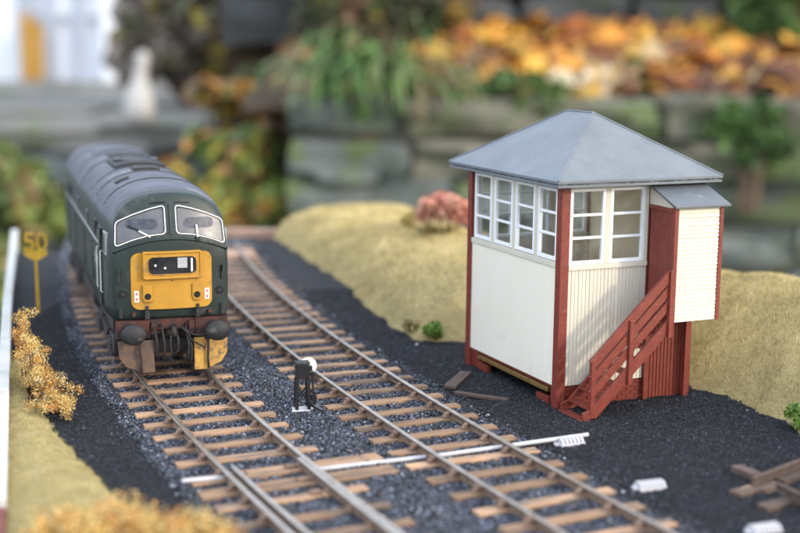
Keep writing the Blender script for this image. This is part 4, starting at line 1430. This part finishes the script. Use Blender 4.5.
# timbers where the layout ends
eb1 = MB().box(-34, 34, 0, 9, -9, 1.2).build('end_batten', M['pinkwood'], bevel=.4)
eb1.location = Vector((-83, 628, 0)) * S
tag(eb1, 'pinkish timber batten across the far end of the tracks', 'batten')
cx_ = Vector((cR(572) + 1, 574, -1.6))
cb = thing('foot_crossing', 'brown board foot crossing over the far end of the empty track', 'crossing', cx_, -math.atan(dcR(572)))
for k in range(3):
    MB().box(-15, 14, -12 + k * 6.2, -6.3 + k * 6.2, -1, 1.0 + random.uniform(-.2, .2)).build('plank', M['pinkwood'], cb, bevel=.2)

# ------------------------------------------------------------------ miniature bushes
def clump(name, label, cat, center, radii, n, leaf, palette, group=None, spread=None, twigs=8, m='leaf', flat=0.0, lumps=None):
    """leafy crown of small faces on fine twigs. palette: list of (colour, weight). lumps: ellipsoids (x, y, z, r) relative to the centre"""
    c0 = Vector(center)
    t = thing(name, label, cat, c0, 0, group)
    rx, ry, rz = radii
    if lumps is None:
        lumps = []
        for k in range(11):
            a, b = random.uniform(0, 6.28), random.uniform(0.05, 1)
            q = random.uniform(.2, .68)
            lumps.append((math.cos(a) * rx * q, math.sin(a) * ry * q, rz * (0.45 + b * .95), random.uniform(.28, .5)))
    V, F, C = leaf_cloud(lumps, radii, n, leaf, palette)
    cr = soup('crown', V, F, M[m], C, t)
    mb = MB()
    for k in range(twigs):
        lx, ly, lz, lr = lumps[k % len(lumps)]
        mb.tube([(lx * .1, ly * .1, -.02 * rz), (lx * .5 + random.uniform(-.1, .1) * rx, ly * .5, lz * .5), (lx, ly, lz)], [rz * .045, rz * .03, rz * .012], 5)
    mb.build('stem', M['minitwig'] if rz < 60 else M['twig'], t)
    return t

def leaf_cloud(lumps, radii, n, leaf, palette, hang=0.0):
    rx, ry, rz = radii
    rm = (rx + ry + rz) / 3
    w_ = np.array([q[3] ** 2 for q in lumps]); w_ = w_ / w_.sum()
    idx = rng.choice(len(lumps), n, p=w_)
    L = np.array(lumps)[idx]
    d = rng.normal(0, 1, (n, 3)); d /= np.linalg.norm(d, axis=1)[:, None]
    rad = (rng.random(n) ** .45)[:, None] * L[:, 3:4]
    P = L[:, :3] + d * rad * np.array([rx, ry, rz])
    P[:, 2] = np.abs(P[:, 2])
    nrm = d + rng.normal(0, .7, (n, 3)) + np.array([0, 0, .5])
    nrm /= np.linalg.norm(nrm, axis=1)[:, None]
    a = np.cross(nrm, rng.normal(0, 1, (n, 3))); a /= np.linalg.norm(a, axis=1)[:, None]
    b = np.cross(nrm, a)
    s = leaf * rng.uniform(.55, 1.3, n)[:, None]
    tipdrop = np.zeros((n, 3)); tipdrop[:, 2] = -hang
    # a leaf of six corners folded along the middle
    fold = nrm * s * .18
    pts = np.stack([P - a * s, P - a * s * .35 + b * s * .5 + fold, P + a * s * .4 + b * s * .42 + fold, P + a * s + tipdrop * s, P + a * s * .4 - b * s * .42 + fold, P - a * s * .35 - b * s * .5 + fold], 1)
    V = pts.reshape(-1, 3)
    base = (np.arange(n) * 6)[:, None]
    F = np.concatenate([base + np.array([[0, 1, 2, 3]]), base + np.array([[0, 3, 4, 5]])])
    cols = np.array([q[0] for q in palette]); pw = np.array([q[1] for q in palette], float); pw /= pw.sum()
    # clumps share a colour more often than not
    lump_c = rng.choice(len(palette), len(lumps), p=pw)
    ci = np.where(rng.random(n) < .45, lump_c[idx], rng.choice(len(palette), n, p=pw))
    C = cols[ci] * rng.uniform(.65, 1.3, (n, 1))
    return V, F, np.repeat(C, 6, axis=0)

ORANGE = [((.50, .23, .045), 3), ((.56, .36, .10), 3), ((.42, .15, .03), 2), ((.50, .44, .22), 2), ((.26, .15, .05), 1)]
def lump_line(pts, r):
    return [(x, y, z, r * random.uniform(.75, 1.2)) for x, y, z in pts]
pts = []
for k in range(80):
    t = random.random() ** .8                      # 0 = far, narrow top; 1 = near, broad foot
    w_b = 1.2 + 7.5 * t
    h_b = (20 - 14 * t) if t < .55 else 12 - 9 * (t - .55) / .45
    pts.append((-6 + 20 * t + random.gauss(0, .5) * w_b, 18 - 42 * t + random.gauss(0, 3), 1 + abs(random.gauss(.35, .35)) * h_b))
for k in range(14):
    pts.append((-7 + random.gauss(0, 1.2), 16 + random.gauss(0, 2.5), random.uniform(6, 22)))
clump('autumn_bush', 'orange speckled model bush beside the white edging board', 'bush', (-98, 335, -1.0), (10, 10, 10), 15000, .27, [((.68, .34, .06), 3), ((.74, .54, .18), 4), ((.56, .22, .05), 2), ((.72, .62, .36), 2), ((.34, .20, .06), .7)], lumps=lump_line(pts, .21), twigs=60).scale = (.88, .88, .88)
pts = []
for k in range(90):
    t = random.random()
    pts.append((-22 + 46 * t, random.uniform(-8, 6), random.uniform(.3, 2 + 7.5 * math.sin(math.pi * min(1, t * 1.1 + .05)))))
clump('autumn_bush', 'out of focus orange model bush along the bottom left edge', 'bush', (-47, 224, -1.0), (10, 10, 10), 15000, .4, [((.70, .36, .08), 3), ((.72, .52, .17), 3), ((.52, .22, .06), 2), ((.52, .42, .17), 2)], lumps=lump_line(pts, .38), twigs=30)
GREEN = [((.14, .25, .03), 4), ((.20, .32, .05), 3), ((.09, .17, .03), 2)]
gb = gnd(437, 344, -2.3)
clump('model_bush', 'small bright green bush at the foot of the grass embankment', 'bush', gb + Vector((0, 4, 0)), (5.2, 4.5, 4.0), 1500, .62, GREEN)
clump('model_bush', 'bright green bush cut by the right edge of the picture', 'bush', gnd(803, 431, -2.3), (4.4, 4, 4.2), 1100, .6, GREEN)
clump('grass_tuft', 'pale straw tuft beside the small green bush', 'tuft', gnd(415, 338, -2.3) + Vector((0, 5, 0)), (4.6, 4, 3.4), 700, .7, [((.40, .33, .14), 3), ((.46, .30, .12), 2), ((.30, .27, .10), 2)])
pbz = float(bank_z(np.array([18.]), np.array([535.]))[0][0]) + 3.5
clump('pink_bush', 'salmon pink model bush on top of the embankment', 'bush', (19, 535, pbz - 1), (15, 11, 8.5), 2600, 1.1, [((.62, .22, .16), 4), ((.70, .34, .25), 3), ((.46, .15, .10), 2), ((.50, .36, .18), 1)])
clump('pale_bush', 'straw coloured low bush under the salmon pink bush', 'bush', (15, 518, pbz - 3), (10, 7, 4.5), 1100, .9, [((.42, .34, .15), 3), ((.34, .28, .11), 2), ((.40, .24, .12), 1)])
clump('yellow_bush', 'small yellowish bush left of the salmon pink bush', 'bush', (3.0, 530, pbz - 1), (3.5, 3, 4.5), 500, .8, [((.46, .37, .12), 3), ((.34, .30, .09), 2)])
# scraps of stone and litter by the track
for px, py, c_, lab in ((417, 345, 'whitepaint', 'small white stone at the foot of the green bush'), (536, 467.5, 'signyellow', 'tiny yellow fleck lying between the right track rails'), (554, 502.5, 'ochre', 'tiny orange fleck lying between the right track rails')):
    q = gnd(px, py, -2.4)
    bm_ = MB()
    for k in range(1):
        s_ = .75 if c_ == 'whitepaint' else .5
        vs = [Vector(v_) * s_ * random.uniform(.7, 1.1) for v_ in ((1.2, 0, 0), (-1.1, .2, 0), (0, .9, .1), (.1, -1, 0), (.1, .1, .9), (0, 0, -.6))]
        bm_.add(vs, [tuple(f_) for f_ in OCTF.tolist()])
    o = bm_.build('pebble', M[c_])
    o.location = q * S
    tag(o, lab, 'stone')

# ================================================================== GARDEN BEHIND
def stone_mesh(w_, d_, h_, m, seed):
    """rough block: cube cut 3 x 3, corners pulled in, faces uneven"""
    rr = random.Random(seed)
    bm = bmesh.new()
    bmesh.ops.create_cube(bm, size=2.0)
    bmesh.ops.subdivide_edges(bm, edges=bm.edges[:], cuts=3, use_grid_fill=True)
    ph = [rr.uniform(0, 6) for _ in range(6)]
    for v in bm.verts:
        x, y, z = v.co
        e = sorted((abs(x), abs(y), abs(z)))
        f = 1.0 - 0.03 * max(0, e[1] - .5) * 2 - 0.03 * max(0, e[0] - .5) * 2
        nz = .05 * math.sin(3 * x + ph[0] + 2 * z) + .05 * math.sin(3.5 * z + ph[1]) * math.cos(2.5 * x + ph[2])
        nz += rr.gauss(0, .018)
        v.co = Vector((x * f * (1 + nz * .6) * w_ / 2, y * f * (1 + nz * 1.6) * d_ / 2, z * f * (1 + nz) * h_ / 2)) * S
    me = bpy.data.meshes.new('stone')
    bm.to_mesh(me)
    bm.free()
    me.materials.append(m)
    me.polygons.foreach_set('use_smooth', [True] * len(me.polygons))
    me.set_sharp_from_angle(angle=R(42))
    return me

def stone_row(parent, Y, x0, x1, z0, z1, depth, wmin, wmax, mats, seed, gap=7, name='stone'):
    rr = random.Random(seed)
    x = x0
    k = 0
    while x < x1:
        wd = rr.uniform(wmin, wmax)
        if x + wd > x1 - wmin * .4: wd = x1 - x
        me = stone_mesh(wd - gap, depth, (z1 - z0) - gap + rr.uniform(-6, 3), rr.choice(mats), seed * 100 + k)
        o = obj(name, me, parent)
        o.location = Vector((x + wd / 2, Y + depth / 2 + rr.uniform(-10, 14), (z0 + z1) / 2 + rr.uniform(-3, 3))) * S
        o.rotation_euler = (rr.gauss(0, .03), rr.gauss(0, .025), rr.gauss(0, .04))
        x += wd
        k += 1

YW = 1600.0
zr = [at(500, y, YW).z for y in (98, 139, 178, 220, 268, 325)] 
zr.append(GROUND_Z - 5)
sw = thing('stone_wall', 'weathered grey dry stone wall behind the embankment', 'stone wall', (0, 0, 0))
xl, xr_ = at(283, 150, YW).x, 1150.0
sds = (3, 8, 5, 12, 21, 33)
for k in range(6):
    z1, z0 = zr[k], zr[k + 1]
    mats = [M['stone'], M['stone'], M['stone'], M['warmstone']] if k != 3 else [M['stone']]
    stone_row(sw, YW, xl + (8 if k % 2 else 0), xr_, z0, z1, 170, 115 + 10 * k, 235 + 10 * k, mats, sds[k], gap=1.5)
MB().box(xl + 25, xr_ - 10, YW + 32, YW + 150, GROUND_Z, zr[0] - 25).build('mortar_core', M['warmstone'], sw)

# earth bank above the wall
def bank2(X, Y):
    t = np.clip((Y - 1660) / 560.0, 0, 1.2)
    z = (zr[0] - 18) + t * 72 + 10 * fbm(X * .012, Y * .015, 2.) + 5 * fbm(X * .05, Y * .05, 5.)
    return z
gb2 = grid('garden_bank', xl - 60, 1200, 1660, 2330, 18, bank2, M['soil'])
tag(gb2, 'earth bank above the stone wall', kind='structure')
MB().box(xl - 60, 1200, 1775, 2320, GROUND_Z, zr[0] - 45).build('bank_core', M['soil'], gb2)

rw = thing('rock_wall', 'dark rough rock wall rising behind the fallen leaves', 'rock wall')
zb_ = zr[0] + 60
for k in range(6):
    stone_row(rw, 2290, -330 + 20 * (k % 2), 1300, zb_ + k * 95, zb_ + (k + 1) * 95, 190, 120, 260, [M['darkstone']], 60 + k, gap=10)
MB().box(-320, 1290, 2400, 2500, GROUND_Z, zb_ + 560).build('mortar_core', M['soil'], rw)

# fallen leaves
def leaf_scatter(name, label, px0, px1, y0, y1, n, size, palette, seed, zlift=8, dens=None):
    Y = rng.uniform(y0, y1, n)
    px = rng.uniform(px0, px1, n)
    X = np.array([at(a, 60, b).x for a, b in zip(px, Y)])
    if dens is not None:
        ok = rng.random(n) < dens(px, Y)
        X, Y, px = X[ok], Y[ok], px[ok]
        n = len(X)
    Z = bank2(X, Y) + rng.uniform(2, zlift, n)
    nrm = np.c_[rng.normal(0, .45, n), rng.normal(-.35, .45, n), np.ones(n)]
    nrm /= np.linalg.norm(nrm, axis=1)[:, None]
    a = np.cross(nrm, rng.normal(0, 1, (n, 3))); a /= np.linalg.norm(a, axis=1)[:, None]
    b = np.cross(nrm, a)
    s = size * rng.uniform(.6, 1.25, n)[:, None]
    P = np.c_[X, Y, Z]
    # five lobed leaf outline round a centre point, edges curled
    angs = np.linspace(0, 2 * np.pi, 11)[:-1]
    pts = [P + nrm * s * .1]
    for k, t in enumerate(angs):
        r_ = (1.0 if k % 2 == 0 else .5) * (1.0 if k != 5 else .7)
        curl = nrm * s * rng.normal(.05, .16, n)[:, None]
        pts.append(P + (a * math.cos(t) + b * math.sin(t)) * s * r_ + curl)
    V = np.stack(pts, 1).reshape(-1, 3)
    base = (np.arange(n) * 11)[:, None]
    F = np.concatenate([base + np.array([[0, 1 + k, 1 + (k + 1) % 10]]) for k in range(10)])
    cols = np.array([q[0] for q in palette]); pw = np.array([q[1] for q in palette], float); pw /= pw.sum()
    C = cols[rng.choice(len(palette), n, p=pw)] * rng.uniform(.7, 1.25, (n, 1))
    return tag(soup(name, V, F, M['leaf'], np.repeat(C, 11, axis=0)), label, kind='stuff')
AUT = [((.56, .235, .025), 5), ((.58, .31, .04), 4), ((.40, .12, .02), 3), ((.24, .075, .025), 3), ((.48, .34, .16), 1.4), ((.13, .05, .02), 3)]
leaf_scatter('fallen_leaves', 'drift of orange and yellow fallen leaves above the stone wall', 395, 860, 1690, 2270, 1150, 34, AUT, 1, 40,
             lambda px, Y: np.clip((px - 400) / 130, .06, 1.0) * np.where(Y < 1760, .45, 1) * np.clip(.75 + 1.1 * fbm(px * .05, Y * .012, 3.), .12, 1))
leaf_scatter('leaf_litter', 'brown leaf litter above the stone wall', 283, 860, 1670, 2270, 700, 22, [((.16, .075, .03), 3), ((.10, .05, .025), 3), ((.26, .12, .04), 1)], 2, 8)
# one pale leaf that stands out from the drift
def big_leaf(px, py, Y, size, c_, label, tilt=.9):
    q = at(px, py, Y)
    mb = MB()
    vs = [(0, 0, size * .08)]
    for k in range(12):
        t = 2 * math.pi * k / 12
        r_ = size * (1.0 if k % 2 == 0 else .62)
        vs.append((r_ * math.cos(t), r_ * math.sin(t) * .85, random.uniform(-.1, .1) * size))
    n_ = len(vs)
    vs += [(x, y, z - 1.0) for x, y, z in vs]
    fs = [(0, 1 + k, 1 + (k + 1) % 12) for k in range(12)] + [(n_, n_ + 1 + (k + 1) % 12, n_ + 1 + k) for k in range(12)]
    fs += [(1 + k, n_ + 1 + k, n_ + 1 + (k + 1) % 12, 1 + (k + 1) % 12) for k in range(12)]
    mb.add(vs, fs)
    o = mb.build('fallen_leaf', c_)
    o.location = q * S
    o.rotation_euler = (tilt, random.uniform(-.3, .3), random.uniform(-.5, .5))
    return tag(o, label, 'leaf', 'large fallen leaves on the bank')
LP = mat('leaf_pale', (.66, .56, .42), (.58, .46, .30), 30, .7)
LY = mat('leaf_yellow', (.68, .38, .04), (.60, .30, .03), 30, .6)
LO_ = mat('leaf_orange', (.56, .24, .035), (.46, .17, .03), 30, .6)
big_leaf(596, 82, 1720, 34, LP, 'large pale cream leaf at the front of the leaf drift')
big_leaf(588, 93, 1695, 22, LY, 'bright yellow leaf just under the pale cream leaf')
big_leaf(424, 74, 1760, 26, LO_, 'orange leaf alone among green grass left of the drift')
big_leaf(560, 80, 1725, 26, LP, 'tan leaf left of the pale cream leaf')

# retaining wall and patio on the left
pt = MB()
PZ = -36.0
pt.box(-3200, -300, 2060, 5200, GROUND_Z - 10, PZ - 42)
pto = pt.build('patio', M['soil'])
tag(pto, 'raised paved patio on the far left', kind='structure')
rr = random.Random(5)
yy = 2030
row = 0
while yy < 4600:
    dp = rr.uniform(230, 330)
    xx = -2600 + rr.uniform(0, 150)
    while xx < -310:
        wd = rr.uniform(260, 420)
        if xx + wd > -310: wd = -310 - xx
        if wd > 60:
            me = stone_mesh(wd - 10, dp - 10, 44, M['paving'], row * 50 + int(xx))
            o = obj('paving_slab', me, pto)
            o.location = Vector((xx + wd / 2, yy + dp / 2, PZ - 22 + rr.uniform(-4, 4))) * S
        xx += wd
    yy += dp
    row += 1
for k in range(4):
    z1 = PZ - 46 - k * 95
    stone_row(pto, 2040, -1800, -300, z1 - 95, z1, 120, 130, 260, [M['warmstone'], M['darkstone'], M['stone']], 90 + k, gap=10)

# ornament
q = at(140, 124, 2075)
q.z = PZ + 1
mb = MB()
prof = [(12, 0), (21, 2), (24, 14), (24.5, 26), (22, 40), (17.5, 54), (13, 66), (10.5, 78), (10.5, 90), (11.5, 98), (10, 105), (5.5, 110), (.3, 112)]
mb.lathe(prof, 24, (0, 0, 0), 'z')
mb.v = [(x + (z / 112.0) ** 1.2 * 8 - 3 * math.sin(z / 112 * math.pi), y, z) for x, y, z in mb.v]
o = mb.build('garden_ornament', M['gourd'], smooth='all')
o.location = q * S
tag(o, 'pale grey bottle shaped ornament standing on the patio edge', 'ornament')

# white glazed door
YD = 4120.0
gd = thing('garden_door', 'white framed glazed door panels at the far left', 'door', (0, 0, 0))
def wpx(name, m, x0, x1, y0, y1, yoff, th, parent):
    a, b = at(x0, y1, YD), at(x1, y0, YD)
    return part(name, M[m], lambda bb_: bb_.box(a.x, b.x, YD + yoff, YD + yoff + th, max(PZ - 3, a.z), b.z), parent)
TOPY = -190
for x0, x1 in ((-120, -62), (-60, 20)):
    wpx('panel', 'doorwhite', x0, x1, TOPY, 86, 20, 30, gd)
wpx('stile', 'frameblue', 43, 49, TOPY, 86, 0, 60, gd)
wpx('stile', 'frameblue', 76, 79, TOPY, 86, 5, 50, gd)
wpx('stile', 'doorwhite', 103, 108, TOPY, 86, 0, 60, gd)
wpx('stile', 'frameblue', 19.5, 22, TOPY, 86, 5, 50, gd)
for x0, x1 in ((22.3, 42.8), (49.3, 75.8), (79.3, 102.8)):
    wpx('pane', 'blind', x0, x1, 20.5, 84, 25, 10, gd)
    wpx('pane', 'doorwhite', x0, x1, TOPY, 14, 25, 10, gd)
    wpx('rail', 'frameblue', x0, x1, 14.5, 20, 8, 40, gd)
a, b = at(23, 84, YD - 60), at(42, 14, YD - 60)
op = thing('wooden_plank', 'ochre boards leaning against the white door', 'plank', ((a.x + b.x) / 2, YD - 60, PZ + 4))
wdt = b.x - a.x
part('board', M['ochre'], lambda bb_: bb_.box(-wdt / 2, -wdt * .05, -12, 12, 0, b.z - PZ), op, bevel=2)
part('board', M['ochre'], lambda bb_: bb_.box(wdt * .0, wdt * .45, -6, 18, 0, (b.z - PZ) * .86), op, bevel=2)
# boundary wall that closes the garden
bw = thing('boundary_wall', 'dark boundary wall closing the garden at the back', 'wall')
for k in range(8):
    stone_row(bw, 4800, -3600, 3600, -420 + k * 220, -200 + k * 220, 220, 380, 700, [M['darkstone']], 200 + k, gap=14)
MB().box(-3590, 3590, 4920, 5010, GROUND_Z, 1280).build('mortar_core', M['soil'], bw)

# ------------------------------------------------------------------ garden plants
def shrub(name, label, px0, px1, py0, py1, Y, depth, n, leaf, palette, base=None, nl=26, group=None, lr=(.22, .4), twigs=16, cat='shrub'):
    """leafy shrub filling the picture box px0..px1, py0..py1 at distance Y, rooted on base"""
    a, b = at(px0, py1, Y), at(px1, py0, Y)
    cx = (a.x + b.x) / 2
    base = GROUND_Z if base is None else base
    rx, rz = (b.x - a.x) / 2, (b.z - a.z) / 2
    t = thing(name, label, cat, (cx, Y, base), 0, group)
    z0 = a.z - base
    rad = (rx, depth, rx * .5 + rz * .5)
    lumps = []
    for k in range(nl):
        fx, fz = random.uniform(-.8, .8), random.uniform(.08, .85)
        if abs(fx) > .5 and fz > .7: fz *= .8
        lumps.append((fx * rx, random.uniform(-.6, .6) * depth, z0 + fz * 2 * rz, random.uniform(*lr)))
    V, F, C = leaf_cloud(lumps, rad, n, leaf, palette)
    V[:, 2] = np.maximum(V[:, 2], -2)
    soup('crown', V, F, M['leaf'], C, t)
    mb = MB()
    for k in range(twigs):
        lx, ly, lz, _ = lumps[k % nl]
        mb.tube([(lx * .3, ly * .3, -4), (lx * .6 + random.uniform(-8, 8), ly * .6, lz * .5), (lx, ly, lz)], [5.5, 4, 1.6], 5)
    mb.build('stem', M['twig'], t)
    return t
DG = [((.035, .075, .02), 4), ((.05, .10, .03), 3), ((.03, .045, .018), 2)]
MG = [((.10, .19, .05), 4), ((.14, .23, .06), 3), ((.06, .11, .035), 3)]
AG = [((.19, .26, .06), 4), ((.13, .19, .055), 3), ((.60, .48, .08), 3), ((.62, .27, .05), 3), ((.40, .20, .09), 3), ((.28, .33, .09), 2)]
BR = [((.23, .18, .15), 5), ((.30, .24, .19), 3), ((.17, .19, .10), 3), ((.55, .42, .07), 1.4)]
shrub('garden_shrub', 'green and orange autumn shrub right of the locomotive roof', 160, 300, 100, 345, 1760, 110, 8500, 14, AG, nl=60, lr=(.16, .3))
shrub('garden_shrub', 'bright green shrub behind the far end of the locomotive', 56, 182, 134, 345, 1850, 120, 7500, 14, [((.19, .25, .06), 4), ((.12, .16, .05), 3), ((.34, .22, .09), 1.2)], nl=46, lr=(.18, .32))
shrub('garden_shrub', 'green shrub behind the yellow speed sign', -70, 66, 138, 345, 1760, 120, 8000, 14, [((.19, .25, .06), 4), ((.12, .16, .05), 3), ((.34, .23, .10), 1.2)], nl=50, lr=(.18, .32))
shrub('garden_shrub', 'dark brown shrub with yellow leaves above the locomotive', 112, 305, -110, 94, 2700, 200, 6500, 22, BR, base=PZ, nl=60, twigs=40, lr=(.16, .3))
shrub('garden_shrub', 'orange leaved low shrub left of the stone wall top', 196, 292, 78, 120, 1900, 80, 900, 15, [((.46, .22, .04), 3), ((.40, .30, .06), 2), ((.16, .10, .04), 2), ((.10, .13, .03), 1)], nl=14)
shrub('garden_shrub', 'dark bush against the rock wall behind the long grass', 300, 470, -90, 52, 2200, 60, 2200, 22, [((.10, .10, .06), 4), ((.10, .16, .06), 3), ((.18, .10, .06), 2), ((.48, .30, .07), .8)], base=float(bank2(np.array([-60.]), np.array([2200.]))[0]), nl=22)
shrub('garden_shrub', 'green bush at the top right corner against the rock', 715, 830, -60, 48, 2180, 60, 1500, 20, MG, base=float(bank2(np.array([600.]), np.array([2180.]))[0]), nl=16)
shrub('garden_shrub', 'small green plant among the leaves near the right edge', 706, 800, 96, 165, 1585, 24, 800, 11, MG, nl=24, base=zr[0] - 130, twigs=5, lr=(.1, .24))
shrub('garden_shrub', 'small green sprig growing out of the leaf drift', 612, 645, 58, 95, 1800, 30, 260, 12, MG, base=float(bank2(np.array([280.]), np.array([1800.]))[0]), nl=6, twigs=5)

shrub('mossy_plant', 'loose mossy greenery spilling over the wall under the long grass', 318, 425, 30, 135, 1640, 60, 1900, 10, [((.11, .20, .05), 4), ((.15, .25, .07), 3), ((.08, .13, .045), 2), ((.22, .17, .07), 1)], base=zr[0] - 60, nl=34, lr=(.12, .28), cat='plant')
shrub('mossy_plant', 'low mossy greenery on the wall top behind the box roof', 425, 575, 70, 126, 1640, 50, 1700, 10, [((.11, .20, .05), 4), ((.15, .25, .07), 3), ((.08, .13, .045), 2), ((.26, .15, .06), 1)], base=zr[0] - 60, nl=34, lr=(.1, .2), cat='plant')
def grass_clump(name, label, px0, px1, Y0, Y1, n, lmin, lmax, width, palette, droop=1.0, base=None, back=0.0):
    """long arching blades, each a bent strip"""
    Y = rng.uniform(Y0, Y1, n)
    px = rng.uniform(px0, px1, n)
    X = np.array([at(a_, 60, b_).x for a_, b_ in zip(px, Y)])
    Z = bank2(X, np.maximum(Y, 1665)) - 4 if base is None else np.full(n, base)
    ox, oy, oz = float(X.mean()), float(Y.mean()), float(Z.min())
    t = thing(name, label, 'grass', (ox, oy, oz))
    L = rng.uniform(lmin, lmax, n)
    az = rng.normal(-math.pi / 2, .9, n)
    hd = np.c_[np.cos(az), np.sin(az), np.zeros(n)]
    side = np.c_[-np.sin(az), np.cos(az), np.zeros(n)]
    k = 6
    rows = []
    e0 = rng.uniform(.9, 1.5, n)
    pos = np.c_[X - ox, Y - oy, Z - oz]
    for j in range(k + 1):
        f = j / k
        wv = side * (width * (1 - f) ** .6 * .5 + .3)
        rows.append(np.stack([pos - wv, pos + wv], 1))
        ang = e0 - droop * f * 2.4 * rng.uniform(.7, 1.1, n)
        pos = pos + (hd * np.cos(ang)[:, None] + np.array([0, 0, 1]) * np.sin(ang)[:, None]) * (L / k)[:, None]
    V = np.concatenate(rows, 1).reshape(-1, 3)
    b_ = (np.arange(n) * 2 * (k + 1))[:, None]
    F = np.concatenate([b_ + np.array([[2 * j, 2 * j + 1, 2 * j + 3, 2 * j + 2]]) for j in range(k)])
    cols = np.array([q_[0] for q_ in palette]); pw = np.array([q_[1] for q_ in palette], float); pw /= pw.sum()
    C = cols[rng.choice(len(palette), n, p=pw)] * rng.uniform(.7, 1.3, (n, 1))
    soup('leaf_blades', V, F, M['leaf'], np.repeat(C, 2 * (k + 1), axis=0), t)
    return t
GB = [((.10, .22, .055), 4), ((.14, .28, .08), 3), ((.20, .24, .09), 1.5), ((.25, .18, .08), .7)]
grass_clump('long_grass', 'tall clump of green grass drooping over the stone wall', 322, 408, 1645, 1790, 330, 90, 220, 4.5, GB, 1.08)
grass_clump('long_grass', 'green grass along the wall top left of the signal box roof', 420, 570, 1650, 1740, 260, 40, 100, 4, GB, .95)
grass_clump('dry_stems', 'dry brown stems standing against the stone wall at the right', 735, 785, 1560, 1590, 16, 260, 470, 2.4, [((.30, .21, .14), 3), ((.22, .15, .10), 2), ((.38, .28, .18), 1)], .3, base=GROUND_Z)
grass_clump('dry_stems', 'thin straw stems hanging down the wall below the grass', 395, 470, 1650, 1680, 70, 90, 170, 3.5, [((.24, .18, .09), 3), ((.14, .13, .06), 2)], 1.25)
